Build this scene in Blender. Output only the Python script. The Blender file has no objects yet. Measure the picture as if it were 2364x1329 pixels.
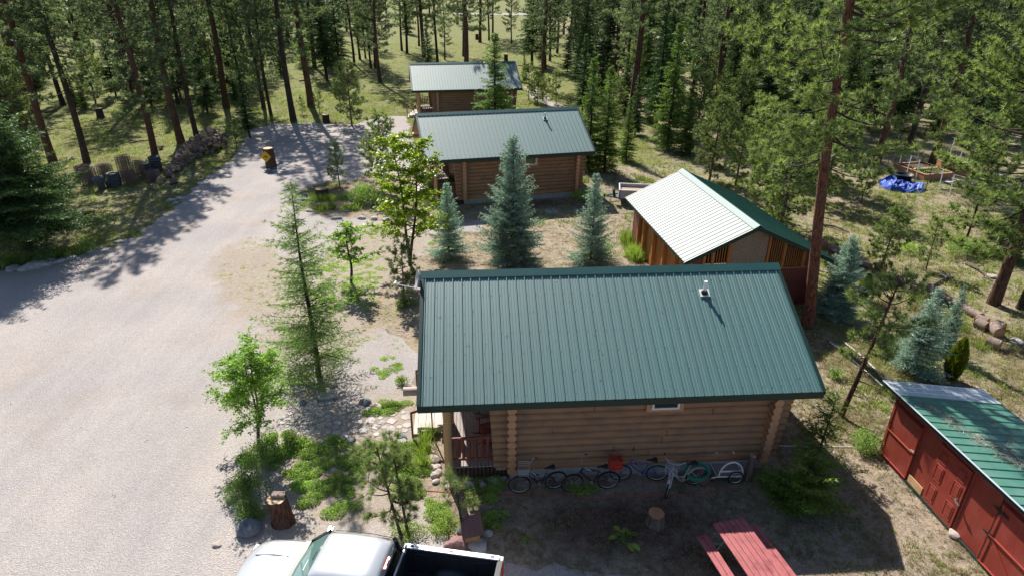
import bpy, math, random
import numpy as np
from mathutils import Vector, Matrix
R = math.radians
random.seed(7); rng = np.random.default_rng(7)
# ---------------------------------------------------------------- camera, sky, sun, exposure
scene = bpy.context.scene
col = scene.collection
FPX, PITCH, ROLL, CAMH = 1474.0, R(26.0), R(0.25), 13.5
PW, PH = 2364.0, 1329.0
cam_d = bpy.data.cameras.new("camera"); cam = bpy.data.objects.new("camera", cam_d); col.objects.link(cam)
cam_d.lens = 36.0 * FPX / PW; cam_d.sensor_width = 36.0; cam_d.clip_start = 0.1; cam_d.clip_end = 5000
_R = Vector((1, 0, 0)); _U = Vector((0, math.sin(PITCH), math.cos(PITCH))); _F = Vector((0, math.cos(PITCH), -math.sin(PITCH)))
_r = _R * math.cos(ROLL) + _U * math.sin(ROLL); _u = _U * math.cos(ROLL) - _R * math.sin(ROLL)
cam.matrix_world = Matrix(((_r.x, _u.x, -_F.x, 0), (_r.y, _u.y, -_F.y, 0), (_r.z, _u.z, -_F.z, CAMH), (0, 0, 0, 1)))
scene.camera = cam
SUN_AZ, SUN_EL = R(-22.0), R(43.0)
world = bpy.data.worlds.new("World"); scene.world = world; world.use_nodes = True
wn = world.node_tree; bg = wn.nodes["Background"]
sky = wn.nodes.new("ShaderNodeTexSky"); sky.sky_type = 'NISHITA'; sky.sun_disc = False
sky.sun_elevation = SUN_EL; sky.sun_rotation = SUN_AZ; sky.altitude = 900; sky.air_density = 1.0; sky.dust_density = 1.0
wn.links.new(sky.outputs[0], bg.inputs[0]); bg.inputs[1].default_value = 0.07
sl = bpy.data.lights.new("sun", 'SUN'); so = bpy.data.objects.new("sun", sl); col.objects.link(so)
sl.energy = 5.0; sl.angle = R(0.55); sl.color = (1.0, 0.955, 0.88)
sd = Vector((math.sin(SUN_AZ) * math.cos(SUN_EL), math.cos(SUN_AZ) * math.cos(SUN_EL), math.sin(SUN_EL)))
so.rotation_euler = sd.to_track_quat('Z', 'Y').to_euler(); so.location = (0, 0, 60)
vs = scene.view_settings; vs.view_transform = 'Standard'; vs.look = 'None'; vs.gamma = 1.0; vs.exposure = 0.88
try: scene.cycles.max_bounces = 6; scene.cycles.transparent_max_bounces = 8
except Exception: pass

# ---------------------------------------------------------------- survey helpers: where a point seen in the photo stands on the ground / a plane
def ray(x, y):
    c, s = math.cos(ROLL), math.sin(ROLL); u, v = x - PW / 2, y - PH / 2
    a, b = c * u + s * v, -s * u + c * v
    return Vector((a / FPX, math.cos(PITCH) - b / FPX * math.sin(PITCH), -math.sin(PITCH) - b / FPX * math.cos(PITCH)))
def G(x, y, z=0.0):
    d = ray(x, y); t = (z - CAMH) / d.z
    return Vector((d.x * t, d.y * t, z))
def onplane(x, y, p0, n):
    d = ray(x, y); o = Vector((0, 0, CAMH)); t = (Vector(p0) - o).dot(n) / d.dot(n)
    return o + d * t
def topz(x, y, base):
    d = ray(x, y); return CAMH + d.z * base[1] / d.y

# ---------------------------------------------------------------- mesh building
class MB:
    def __init__(s): s.v = []; s.f = []; s.m = []; s.T = Matrix.Identity(4)
    def add(s, vs_, fs, mi=0, T=None):
        n = len(s.v); M_ = s.T if T is None else s.T @ T
        s.v += [tuple(M_ @ Vector(p)) for p in vs_]
        s.f += [tuple(i + n for i in f) for f in fs]; s.m += [mi] * len(fs)
        return s
    def box(s, c, d, mi=0, T=None, taper=1.0):
        x, y, z = c; a, b, h = d[0] / 2, d[1] / 2, d[2] / 2; t = taper
        vs_ = [(x - a, y - b, z - h), (x + a, y - b, z - h), (x + a, y + b, z - h), (x - a, y + b, z - h),
               (x - a * t, y - b * t, z + h), (x + a * t, y - b * t, z + h), (x + a * t, y + b * t, z + h), (x - a * t, y + b * t, z + h)]
        return s.add(vs_, [(0, 3, 2, 1), (4, 5, 6, 7), (0, 1, 5, 4), (1, 2, 6, 5), (2, 3, 7, 6), (3, 0, 4, 7)], mi, T)
    def beam(s, p0, p1, w, h, mi=0, up=(0, 0, 1)):
        p0, p1 = Vector(p0), Vector(p1); d = (p1 - p0); L = d.length; d.normalize()
        sd_ = d.cross(Vector(up))
        if sd_.length < 1e-4: sd_ = Vector((1, 0, 0))
        sd_.normalize(); u = sd_.cross(d)
        vs_ = []
        for p in (p0, p1):
            for a, b in ((-1, -1), (1, -1), (1, 1), (-1, 1)): vs_.append(p + sd_ * a * w / 2 + u * b * h / 2)
        return s.add(vs_, [(0, 1, 2, 3), (7, 6, 5, 4), (0, 4, 5, 1), (1, 5, 6, 2), (2, 6, 7, 3), (3, 7, 4, 0)], mi)
    def tube(s, pts, r, seg=8, mi=0, caps=True, capmi=None, closed=False, squash=1.0):
        pts = [Vector(p) for p in pts]; n = len(pts)
        rs = list(r) if hasattr(r, '__len__') else [r] * n
        vs_ = []; prev = None
        for i, p in enumerate(pts):
            if closed: t = pts[(i + 1) % n] - pts[i - 1]
            else: t = pts[min(i + 1, n - 1)] - pts[max(i - 1, 0)]
            if t.length < 1e-9: t = Vector((0, 0, 1))
            t.normalize()
            if prev is None:
                a = Vector((0, 0, 1)) if abs(t.z) < 0.9 else Vector((1, 0, 0))
                x = t.cross(a).normalized()
            else:
                x = prev - t * prev.dot(t)
                x = x.normalized() if x.length > 1e-6 else t.orthogonal().normalized()
            prev = x; y = t.cross(x)
            for k in range(seg):
                an = 2 * math.pi * k / seg
                vs_.append(p + (x * math.cos(an) + y * math.sin(an) * squash) * rs[i])
        fs = []
        for i in range(n if closed else n - 1):
            j = (i + 1) % n
            for k in range(seg):
                l = (k + 1) % seg
                fs.append((i * seg + k, i * seg + l, j * seg + l, j * seg + k))
        s.add(vs_, fs, mi)
        if caps and not closed:
            cm = mi if capmi is None else capmi
            s.add(vs_[:seg], [tuple(reversed(range(seg)))], cm); s.add(vs_[-seg:], [tuple(range(seg))], cm)
        return s
    def lathe(s, prof, seg=24, mi=0, c=(0, 0, 0)):
        vs_ = []; n = len(prof)
        for r, z in prof:
            for k in range(seg):
                a = 2 * math.pi * k / seg; vs_.append((c[0] + r * math.cos(a), c[1] + r * math.sin(a), c[2] + z))
        fs = [(i * seg + k, i * seg + (k + 1) % seg, (i + 1) * seg + (k + 1) % seg, (i + 1) * seg + k) for i in range(n - 1) for k in range(seg)]
        return s.add(vs_, fs, mi)
    def build(s, name, mats, parent=None, smooth=False, bevel=0, seg=2):
        me = bpy.data.meshes.new(name); me.from_pydata(s.v, [], s.f)
        if not isinstance(mats, (list, tuple)): mats = [mats]
        for m in mats: me.materials.append(m)
        if len(mats) > 1: me.polygons.foreach_set('material_index', s.m)
        me.update()
        if smooth: me.polygons.foreach_set('use_smooth', [True] * len(me.polygons))
        o = bpy.data.objects.new(name, me); col.objects.link(o)
        if parent is not None: o.parent = parent
        if bevel:
            b = o.modifiers.new('bevel', 'BEVEL'); b.width = bevel; b.segments = seg; b.limit_method = 'ANGLE'; b.angle_limit = R(40)
        return o
def tag(o, label=None, cat=None, group=None, kind=None):
    if label: o['label'] = label
    if cat: o['category'] = cat
    if group: o['group'] = group
    if kind: o['kind'] = kind
    return o
def thing(name, label, cat, loc=(0, 0, 0), rz=0.0, group=None):
    o = bpy.data.objects.new(name, None); col.objects.link(o); o.location = loc; o.rotation_euler = (0, 0, rz)
    o.empty_display_size = 0.3
    return tag(o, label, cat, group)
def dup(root, loc=None, rz=None, label=None, group=None, scale=None):
    def cp(o, parent):
        c = o.copy(); col.objects.link(c); c.parent = parent
        for ch in [x for x in KIDS.get(o.name, [])]: KIDS.setdefault(c.name, []).append(cp(ch, c))
        return c
    global KIDS
    KIDS = {}
    for o in bpy.data.objects:
        if o.parent is not None: KIDS.setdefault(o.parent.name, []).append(o)
    r = cp(root, None)
    if loc is not None: r.location = loc
    if rz is not None: r.rotation_euler = (0, 0, rz)
    if scale is not None: r.scale = scale if hasattr(scale, '__len__') else (scale,) * 3
    if label: r['label'] = label
    if group: r['group'] = group
    return r
KIDS = {}
def npmesh(name, V, k, mat, smooth=False):
    """V: (n,k,3) separate k-gons"""
    V = np.asarray(V, dtype=np.float32); n = V.shape[0]
    me = bpy.data.meshes.new(name)
    me.vertices.add(n * k); me.vertices.foreach_set('co', V.reshape(-1))
    me.loops.add(n * k); me.loops.foreach_set('vertex_index', np.arange(n * k, dtype=np.int32))
    me.polygons.add(n); me.polygons.foreach_set('loop_start', np.arange(0, n * k, k, dtype=np.int32))
    try: me.polygons.foreach_set('loop_total', np.full(n, k, dtype=np.int32))
    except Exception: pass
    me.materials.append(mat); me.update(calc_edges=True); me.validate()
    return me
def link(me, name, parent=None):
    o = bpy.data.objects.new(name, me); col.objects.link(o)
    if parent is not None: o.parent = parent
    return o

# ---------------------------------------------------------------- materials
def _nt(name):
    m = bpy.data.materials.new(name); m.use_nodes = True; nt = m.node_tree
    return m, nt, nt.nodes["Principled BSDF"]
def mat(name, c1, c2=None, scale=5.0, rough=0.8, stretch=(1, 1, 1), metal=0.0, bump=0.0, bscale=None, spec=0.4, lo=0.35, hi=0.65, detail=5.0, c3=None, c3scale=1.0, c3lo=0.5, c3hi=0.7, coat=0.0):
    m, nt, p = _nt(name); L = nt.links.new
    p.inputs['Roughness'].default_value = rough; p.inputs['Metallic'].default_value = metal
    p.inputs['Specular IOR Level'].default_value = spec; p.inputs['Coat Weight'].default_value = coat
    p.inputs['Base Color'].default_value = (*c1, 1)
    tc = nt.nodes.new('ShaderNodeTexCoord'); mp = nt.nodes.new('ShaderNodeMapping'); mp.inputs['Scale'].default_value = stretch
    L(tc.outputs['Object'], mp.inputs[0])
    if c2:
        nz = nt.nodes.new('ShaderNodeTexNoise'); nz.inputs['Scale'].default_value = scale; nz.inputs['Detail'].default_value = detail; nz.inputs['Roughness'].default_value = 0.65
        rp = nt.nodes.new('ShaderNodeValToRGB'); rp.color_ramp.elements[0].position = lo; rp.color_ramp.elements[1].position = hi
        rp.color_ramp.elements[0].color = (*c1, 1); rp.color_ramp.elements[1].color = (*c2, 1)
        L(mp.outputs[0], nz.inputs['Vector']); L(nz.outputs['Fac'], rp.inputs[0]); out = rp.outputs[0]
        if c3:
            n3 = nt.nodes.new('ShaderNodeTexNoise'); n3.inputs['Scale'].default_value = c3scale; n3.inputs['Detail'].default_value = 4
            r3 = nt.nodes.new('ShaderNodeMapRange'); r3.inputs[1].default_value = c3lo; r3.inputs[2].default_value = c3hi
            mx = nt.nodes.new('ShaderNodeMix'); mx.data_type = 'RGBA'; mx.inputs[7].default_value = (*c3, 1)
            L(tc.outputs['Object'], n3.inputs['Vector']); L(n3.outputs['Fac'], r3.inputs[0]); L(r3.outputs[0], mx.inputs[0]); L(out, mx.inputs[6]); out = mx.outputs[2]
        L(out, p.inputs['Base Color'])
    if bump:
        nb = nt.nodes.new('ShaderNodeTexNoise'); nb.inputs['Scale'].default_value = bscale or scale; nb.inputs['Detail'].default_value = 6
        bp = nt.nodes.new('ShaderNodeBump'); bp.inputs['Strength'].default_value = bump; bp.inputs['Distance'].default_value = 0.02
        L(mp.outputs[0], nb.inputs['Vector']); L(nb.outputs['Fac'], bp.inputs['Height']); L(bp.outputs[0], p.inputs['Normal'])
    return m
def leafmat(name, c1, c2, trans=0.4, tcol=None, rough=0.55, spec=0.3, var=0.25):
    m, nt, p = _nt(name); L = nt.links.new; N = nt.nodes.new
    g = N('ShaderNodeNewGeometry'); rp = N('ShaderNodeValToRGB'); rp.color_ramp.elements[0].color = (*c1, 1); rp.color_ramp.elements[1].color = (*c2, 1)
    L(g.outputs['Random Per Island'], rp.inputs[0])
    oi = N('ShaderNodeObjectInfo'); mr = N('ShaderNodeMapRange'); mr.inputs[3].default_value = 1 - var; mr.inputs[4].default_value = 1 + var
    L(oi.outputs['Random'], mr.inputs[0])
    tc = N('ShaderNodeTexCoord'); nz = N('ShaderNodeTexNoise'); nz.inputs['Scale'].default_value = 0.9; nz.inputs['Detail'].default_value = 3
    L(tc.outputs['Object'], nz.inputs['Vector']); m2 = N('ShaderNodeMapRange'); m2.inputs[1].default_value = .3; m2.inputs[2].default_value = .7; m2.inputs[3].default_value = .75; m2.inputs[4].default_value = 1.3
    L(nz.outputs['Fac'], m2.inputs[0])
    mu = N('ShaderNodeMath'); mu.operation = 'MULTIPLY'; L(mr.outputs[0], mu.inputs[0]); L(m2.outputs[0], mu.inputs[1])
    vm = N('ShaderNodeVectorMath'); vm.operation = 'SCALE'; L(rp.outputs[0], vm.inputs[0]); L(mu.outputs[0], vm.inputs[3])
    L(vm.outputs[0], p.inputs['Base Color']); p.inputs['Roughness'].default_value = rough; p.inputs['Specular IOR Level'].default_value = spec
    tr = N('ShaderNodeBsdfTranslucent'); tint = tcol or (1.5, 1.6, 0.7)
    vt = N('ShaderNodeVectorMath'); vt.operation = 'MULTIPLY'; vt.inputs[1].default_value = tint; L(vm.outputs[0], vt.inputs[0]); L(vt.outputs[0], tr.inputs[0])
    mx = N('ShaderNodeMixShader'); mx.inputs[0].default_value = trans
    out = nt.nodes['Material Output']; L(p.outputs[0], mx.inputs[1]); L(tr.outputs[0], mx.inputs[2]); L(mx.outputs[0], out.inputs[0])
    return m
def glassmat(name, c, rough=0.08):
    m, nt, p = _nt(name); p.inputs['Base Color'].default_value = (*c, 1); p.inputs['Roughness'].default_value = rough
    p.inputs['Specular IOR Level'].default_value = 0.8; return m

M = {}
M['roof'] = mat('green metal roofing', (0.014, 0.098, 0.096), (0.022, 0.130, 0.127), 1.2, 0.60, (3.5, .25, .25), spec=1.0, lo=.3, hi=.7, c3=(0.03, 0.115, 0.108), c3scale=0.6)
_p = M['roof'].node_tree.nodes['Principled BSDF']; _p.inputs['Coat Weight'].default_value = .45; _p.inputs['Coat IOR'].default_value = 2.1; _p.inputs['Coat Roughness'].default_value = .56
M['wsroof'] = mat('glare-paled metal roofing of the workshop', (0.07, 0.105, 0.10), (0.12, 0.155, 0.15), 1.0, 0.55, (.3, 4, 4), spec=.72, lo=.3, hi=.7, c3=(.10, .13, .12), c3scale=1.2)  # sun glare on the left slope is partly put into this paler base colour
M['roofdk'] = mat('green metal trim', (0.008, 0.03, 0.024), (0.011, 0.038, 0.03), 2, 0.45)
M['cap'] = mat('green ridge cap', (0.022, 0.085, 0.085), (0.026, 0.10, 0.10), 2, 0.5, spec=0.35)
M['screw'] = mat('dark screw heads', (0.01, 0.03, 0.03), rough=.5)
M['wroof'] = mat('green metal roofing of the workshop', (0.010, 0.10, 0.065), (0.014, 0.12, 0.08), 1.3, 0.5, spec=0.6)
M['log'] = mat('stained log', (0.25, 0.135, 0.072), (0.37, 0.212, 0.118), 3.5, 0.7, (0.5, 4, 4), bump=.25, bscale=7, lo=.2, hi=.8, c3=(0.19, 0.12, 0.088), c3scale=2.2, c3lo=.45, c3hi=.8, detail=7)
M['logend'] = mat('log end grain', (0.42, 0.22, 0.12), (0.5, 0.29, 0.17), 9, 0.7)
M['sill'] = mat('base board', (0.36, 0.17, 0.08), (0.42, 0.21, 0.11), 2, 0.6, (0.4, 4, 4))
M['post'] = mat('peeled log post', (0.42, 0.25, 0.12), (0.5, 0.32, 0.17), 3, 0.6, (5, 5, .5))
M['purlin'] = mat('weathered log beam', (0.36, 0.24, 0.18), (0.5, 0.38, 0.31), 6, 0.7, (.4, 4, 4))
M['concrete'] = mat('concrete', (0.26, 0.26, 0.25), (0.34, 0.34, 0.33), 4, 0.9, bump=.15, bscale=30)
M['deck'] = mat('weathered deck board', (0.22, 0.185, 0.165), (0.33, 0.28, 0.26), 5, 0.75, (6, .7, 3), bump=.2)
M['stair'] = mat('bleached stair board', (0.42, 0.36, 0.32), (0.55, 0.49, 0.45), 5, 0.75, (6, .7, 3))
M['rail'] = mat('red brown stained wood', (0.145, 0.035, 0.024), (0.20, 0.055, 0.038), 4, 0.5)
M['darkwood'] = mat('dark wood', (0.05, 0.03, 0.022), (0.08, 0.05, 0.035), 6, 0.8)
M['white'] = mat('white frame', (0.72, 0.72, 0.70), rough=.4)
M['glass'] = glassmat('dark window glass', (0.035, 0.045, 0.05))
M['pvc'] = mat('white plastic pipe', (0.78, 0.78, 0.76), rough=.35)
M['rubber'] = mat('black rubber', (0.012, 0.012, 0.013), (0.02, 0.02, 0.02), 20, .7)
M['blackpl'] = mat('black plastic', (0.018, 0.019, 0.021), rough=.45)
M['chrome'] = mat('bright metal', (0.6, 0.6, 0.62), rough=.3, metal=.9)
M['red'] = mat('barn red paint', (0.22, 0.032, 0.022), (0.28, 0.045, 0.03), 3.2, .55, (2, 2, .3), bump=.2, bscale=14, lo=.3, hi=.7, c3=(0.31, .075, .06), c3scale=1.6, c3lo=.5, c3hi=.85)
M['redtrim'] = mat('barn red trim', (0.25, .036, .026), (.31, .05, .034), 5, .5)
M['redtable'] = mat('red plank', (0.27, 0.06, 0.065), (0.42, 0.135, 0.135), 7, .55, (.8, 7, 3), bump=.25, lo=.3, hi=.72, c3=(.22, .05, .055), c3scale=3)
M['galv'] = mat('galvanised panel', (0.55, 0.6, 0.66), (0.66, 0.7, 0.75), 3, .38, metal=.35)
M['shedroof'] = mat('faded green shed roofing', (0.055, 0.17, 0.125), (0.075, 0.21, 0.155), 2.5, .45, spec=.5, c3=(.10, .22, .17), c3scale=1.5)
M['orangewood'] = mat('orange stained boards', (0.30, 0.115, 0.028), (0.44, 0.19, 0.055), 4, .55, (7, 7, .5), lo=.3, hi=.7)
M['osb'] = mat('chipboard', (0.17, 0.125, 0.09), (0.36, 0.28, 0.2), 28, .8, detail=2)
M['lumber'] = mat('pale lumber', (0.5, 0.3, 0.14), (0.6, 0.38, 0.2), 5, .7)
M['maroon'] = mat('maroon corrugated siding', (0.14, 0.035, 0.03), (0.17, 0.045, 0.038), 3, .45)
M['barkred'] = mat('bright red pine bark', (0.05, 0.02, 0.013), (0.28, 0.10, 0.05), 5.5, .9, (3.2, 3.2, .8), bump=.9, bscale=7, lo=.40, hi=.64, c3=(0.11, .065, .05), c3scale=.8)
M['bark'] = mat('red pine bark', (0.032, 0.018, 0.013), (0.155, 0.068, 0.042), 5.5, .9, (3.2, 3.2, .8), bump=.9, bscale=7, lo=.40, hi=.64, c3=(0.11, .065, .05), c3scale=.8)
M['barkdk'] = mat('dark furrowed bark', (0.022, 0.016, 0.013), (0.10, 0.065, 0.05), 6, .95, (3, 3, .6), bump=.9, bscale=7, lo=.4, hi=.7)
M['barkgy'] = mat('grey young bark', (0.07, 0.05, 0.04), (0.18, 0.14, 0.115), 7, .9, (2, 2, .6), bump=.5)
M['cut'] = mat('cut wood face', (0.45, 0.30, 0.17), (0.62, 0.45, 0.28), 7, .8, c3=(.3, .2, .13), c3scale=4)
M['cutred'] = mat('fresh stump face', (0.40, 0.16, 0.08), (0.5, 0.26, 0.14), 5, .75)
M['logbark'] = mat('dry log bark', (0.12, 0.085, 0.07), (0.36, 0.27, 0.23), 5, .95, (5, 1.2, 5), bump=.9, bscale=8, lo=.38, hi=.62)
M['firebark'] = mat('firewood bark', (0.06, 0.045, 0.04), (0.27, 0.20, 0.175), 7, .95, (2, 2, .6), bump=.8)
M['rock'] = mat('pale rock', (0.26, 0.25, 0.25), (0.48, 0.46, 0.46), 4, .9, bump=.5, bscale=9)
M['rockdk'] = mat('blue grey rock', (0.10, 0.115, 0.135), (0.2, 0.215, 0.24), 4, .85, bump=.6, bscale=8)
M['rockred'] = mat('purple red rock', (0.17, 0.085, 0.085), (0.26, 0.15, 0.15), 4, .85, bump=.4, bscale=8)
M['rockwarm'] = mat('warm pale rock', (0.34, 0.27, 0.23), (0.52, 0.44, 0.40), 4, .9, bump=.5, bscale=9)
M['flag'] = mat('flagstone', (0.34, 0.30, 0.285), (0.50, 0.455, 0.44), 1.6, .9, bump=.3, bscale=14)
# ---------------------------------------------------------------- ground
def axis(lo, hi, step, far, n):
    a = list(np.arange(lo, hi + 1e-6, step)); g1 = [hi + (far - hi) * (k / n) ** 2.2 for k in range(1, n + 1)]
    g0 = [lo - (far + lo) * (k / n) ** 2.2 for k in range(n, 0, -1)]
    return np.array(g0 + a + g1)
gx = axis(-42, 42, 0.7, 1500, 22); gy = np.concatenate([[-1500, -600, -200, -60, -15], np.arange(4, 100, 0.7), [100 + (1500) * (k / 22) ** 2.2 for k in range(1, 23)]])
XX, YY = np.meshgrid(gx, gy); nxg, nyg = len(gx), len(gy)
def ell(px, py, rx, ry, z=0):
    c = G(px, py); return np.clip(1.25 - np.sqrt(((XX - c.x) / rx) ** 2 + ((YY - c.y) / ry) ** 2), 0, 1)
green = np.full(XX.shape, .42)
green[YY > 50] = .74; green = np.where(YY > 85, .68, green)
green = np.where((XX < -12) & (YY < 50), .60, green)
green = np.where((XX > 12) & (YY > 19), .53, green)
green = np.where((XX > -4) & (XX < 8.5) & (YY < 36) & (YY > 19), .30, green)
green = np.where((XX > -2) & (XX < 12) & (YY < 17), .30, green)
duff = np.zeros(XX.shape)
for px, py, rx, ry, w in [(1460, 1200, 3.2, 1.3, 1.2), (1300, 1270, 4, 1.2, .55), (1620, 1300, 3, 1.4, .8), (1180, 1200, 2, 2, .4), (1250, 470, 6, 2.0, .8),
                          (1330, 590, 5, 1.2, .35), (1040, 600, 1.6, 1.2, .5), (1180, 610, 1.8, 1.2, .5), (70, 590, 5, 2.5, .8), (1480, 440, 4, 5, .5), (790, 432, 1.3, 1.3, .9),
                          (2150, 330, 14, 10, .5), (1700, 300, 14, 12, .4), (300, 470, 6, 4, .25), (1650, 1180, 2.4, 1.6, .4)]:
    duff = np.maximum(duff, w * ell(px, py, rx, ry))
me = bpy.data.meshes.new('ground')
vv = np.stack([XX, YY, np.zeros_like(XX)], -1).reshape(-1, 3)
fcs = [(j * nxg + i, j * nxg + i + 1, (j + 1) * nxg + i + 1, (j + 1) * nxg + i) for j in range(nyg - 1) for i in range(nxg - 1)]
me.from_pydata(vv.tolist(), [], fcs)
ca = me.color_attributes.new('cover', 'FLOAT_COLOR', 'POINT')
ca.data.foreach_set('color', np.stack([green, np.clip(duff, 0, 1.2), np.zeros_like(XX), np.ones_like(XX)], -1).astype(np.float32).reshape(-1))
m, nt, p = _nt('forest floor'); L = nt.links.new; N = nt.nodes.new
def NOI(nt, vec, sc, det=5, ro=.65):
    n = nt.nodes.new('ShaderNodeTexNoise'); n.inputs['Scale'].default_value = sc; n.inputs['Detail'].default_value = det; n.inputs['Roughness'].default_value = ro
    nt.links.new(vec, n.inputs['Vector']); return n.outputs['Fac']
def RAMP(nt, fac, stops):
    r = nt.nodes.new('ShaderNodeValToRGB'); e = r.color_ramp.elements
    while len(e) < len(stops): e.new(.5)
    for q, (ps, c) in zip(e, stops): q.position = ps; q.color = (*c, 1)
    nt.links.new(fac, r.inputs[0]); return r.outputs[0]
def MIXC(nt, f, a, b):
    x = nt.nodes.new('ShaderNodeMix'); x.data_type = 'RGBA'
    for s_, v_ in ((0, f), (6, a), (7, b)):
        if isinstance(v_, tuple): x.inputs[s_].default_value = (*v_, 1)
        elif isinstance(v_, (int, float)): x.inputs[s_].default_value = v_
        else: nt.links.new(v_, x.inputs[s_])
    return x.outputs[2]
def MATH(nt, op, a, b=0.0, clamp=False):
    x = nt.nodes.new('ShaderNodeMath'); x.operation = op; x.use_clamp = clamp
    for i, v_ in enumerate((a, b)):
        if isinstance(v_, (int, float)): x.inputs[i].default_value = v_
        else: nt.links.new(v_, x.inputs[i])
    return x.outputs[0]
tc = N('ShaderNodeTexCoord'); V0 = tc.outputs['Object']
at = N('ShaderNodeAttribute'); at.attribute_name = 'cover'; sp = N('ShaderNodeSeparateColor'); L(at.outputs['Color'], sp.inputs[0])
fnz = MATH(nt, 'ADD', MATH(nt, 'MULTIPLY', NOI(nt, V0, 6, 8, .85), .55), MATH(nt, 'MULTIPLY', NOI(nt, V0, 28, 5, .8), .45))
tan = RAMP(nt, fnz, [(.36, (.12, .09, .062)), (.5, (.30, .24, .18)), (.64, (.49, .42, .34))])
grn = RAMP(nt, fnz, [(.36, (.045, .055, .02)), (.5, (.15, .16, .055)), (.64, (.38, .37, .15))])
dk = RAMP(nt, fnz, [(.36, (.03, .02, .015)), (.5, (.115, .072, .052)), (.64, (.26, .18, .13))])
n1 = MATH(nt, 'ADD', MATH(nt, 'MULTIPLY', NOI(nt, V0, .45, 4), .65), MATH(nt, 'MULTIPLY', NOI(nt, V0, 3.2, 6, .7), .35))
gm = MATH(nt, 'MULTIPLY', MATH(nt, 'ADD', MATH(nt, 'SUBTRACT', sp.outputs[0], 1.0), MATH(nt, 'MULTIPLY', n1, 1.0)), 1.0)
gm = MATH(nt, 'MULTIPLY', MATH(nt, 'ADD', gm, .08), 4.0, True)
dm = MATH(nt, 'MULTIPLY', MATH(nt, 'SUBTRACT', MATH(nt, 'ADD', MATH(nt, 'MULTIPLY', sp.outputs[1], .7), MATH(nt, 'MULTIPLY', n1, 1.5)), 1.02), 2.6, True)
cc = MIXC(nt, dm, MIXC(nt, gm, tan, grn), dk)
pz_ = RAMP(nt, NOI(nt, V0, 1.1, 7, .75), [(.35, (.62, .64, .6)), (.5, (1, 1, 1)), (.68, (1.18, 1.12, 1.05))]); m7 = nt.nodes.new('ShaderNodeMix'); m7.data_type = 'RGBA'; m7.blend_type = 'MULTIPLY'; m7.inputs[0].default_value = 1.0; L(cc, m7.inputs[6]); L(pz_, m7.inputs[7]); cc = m7.outputs[2]
L(cc, p.inputs['Base Color']); p.inputs['Roughness'].default_value = .95; p.inputs['Specular IOR Level'].default_value = .1
bp = N('ShaderNodeBump'); bp.inputs['Strength'].default_value = .8; bp.inputs['Distance'].default_value = .05; L(NOI(nt, V0, 12, 8, .8), bp.inputs['Height']); L(bp.outputs[0], p.inputs['Normal'])
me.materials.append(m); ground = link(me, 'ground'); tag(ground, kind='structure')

# gravel
m, nt, p = _nt('gravel'); L = nt.links.new; N = nt.nodes.new
tc = N('ShaderNodeTexCoord'); V0 = tc.outputs['Object']
vo = N('ShaderNodeTexVoronoi'); vo.inputs['Scale'].default_value = 34; L(V0, vo.inputs['Vector'])
sv = N('ShaderNodeSeparateColor'); L(vo.outputs['Color'], sv.inputs[0])
peb = RAMP(nt, sv.outputs[0], [(0, (.25, .225, .21)), (.5, (.37, .34, .325)), (1, (.50, .465, .45))])
fine = RAMP(nt, NOI(nt, V0, 60, 4, .8), [(.3, (.29, .262, .25)), (.7, (.44, .41, .395))])
cc = MIXC(nt, .5, peb, fine)
dirt = RAMP(nt, NOI(nt, V0, 5, 6), [(.35, (.26, .21, .17)), (.65, (.38, .32, .27))])
dmk = MATH(nt, 'MULTIPLY', MATH(nt, 'SUBTRACT', NOI(nt, V0, .35, 5, .6), .52), 5, True)
cc = MIXC(nt, MATH(nt, 'MULTIPLY', dmk, .45), cc, dirt)
lg = RAMP(nt, NOI(nt, V0, .22, 4, .55), [(.35, (.95, .94, .95)), (.65, (1.12, 1.08, 1.04))])
mm = nt.nodes.new('ShaderNodeMix'); mm.data_type = 'RGBA'; mm.blend_type = 'MULTIPLY'; mm.inputs[0].default_value = 1.0; L(cc, mm.inputs[6]); L(lg, mm.inputs[7]); cc = mm.outputs[2]
mt = nt.nodes.new('ShaderNodeMapping'); mt.inputs['Rotation'].default_value = (0, 0, R(22)); mt.inputs['Scale'].default_value = (1.1, .07, 1); L(V0, mt.inputs[0])
tk = RAMP(nt, NOI(nt, mt.outputs[0], 1.0, 5, .6), [(.36, (.93, .93, .94)), (.55, (1.0, 1.0, 1.0)), (.68, (1.04, 1.035, 1.03))])
m5 = nt.nodes.new('ShaderNodeMix'); m5.data_type = 'RGBA'; m5.blend_type = 'MULTIPLY'; m5.inputs[0].default_value = 1.0; L(cc, m5.inputs[6]); L(tk, m5.inputs[7]); cc = m5.outputs[2]
def yard(px, py, rx, ry, rot=0):
    q_ = G(px, py); mp_ = nt.nodes.new('ShaderNodeMapping'); mp_.vector_type = 'TEXTURE'; mp_.inputs['Location'].default_value = (q_.x, q_.y, 0); mp_.inputs['Scale'].default_value = (rx, ry, 1); mp_.inputs['Rotation'].default_value = (0, 0, rot); L(V0, mp_.inputs[0])
    ln = nt.nodes.new('ShaderNodeVectorMath'); ln.operation = 'LENGTH'; L(mp_.outputs[0], ln.inputs[0]); return MATH(nt, 'SUBTRACT', 1.0, ln.outputs['Value'])
ym = MATH(nt, 'MAXIMUM', yard(860, 610, 3.6, 7.5), MATH(nt, 'MAXIMUM', yard(760, 720, 3.4, 5), MATH(nt, 'MAXIMUM', yard(860, 1050, 3.6, 4), yard(590, 640, 2.2, 6, .5))))
ym = MATH(nt, 'ADD', ym, MATH(nt, 'MULTIPLY', MATH(nt, 'SUBTRACT', NOI(nt, V0, 1.3, 6, .7), .5), 1.6)); ym = MATH(nt, 'MULTIPLY', ym, 3.0, True)
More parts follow.
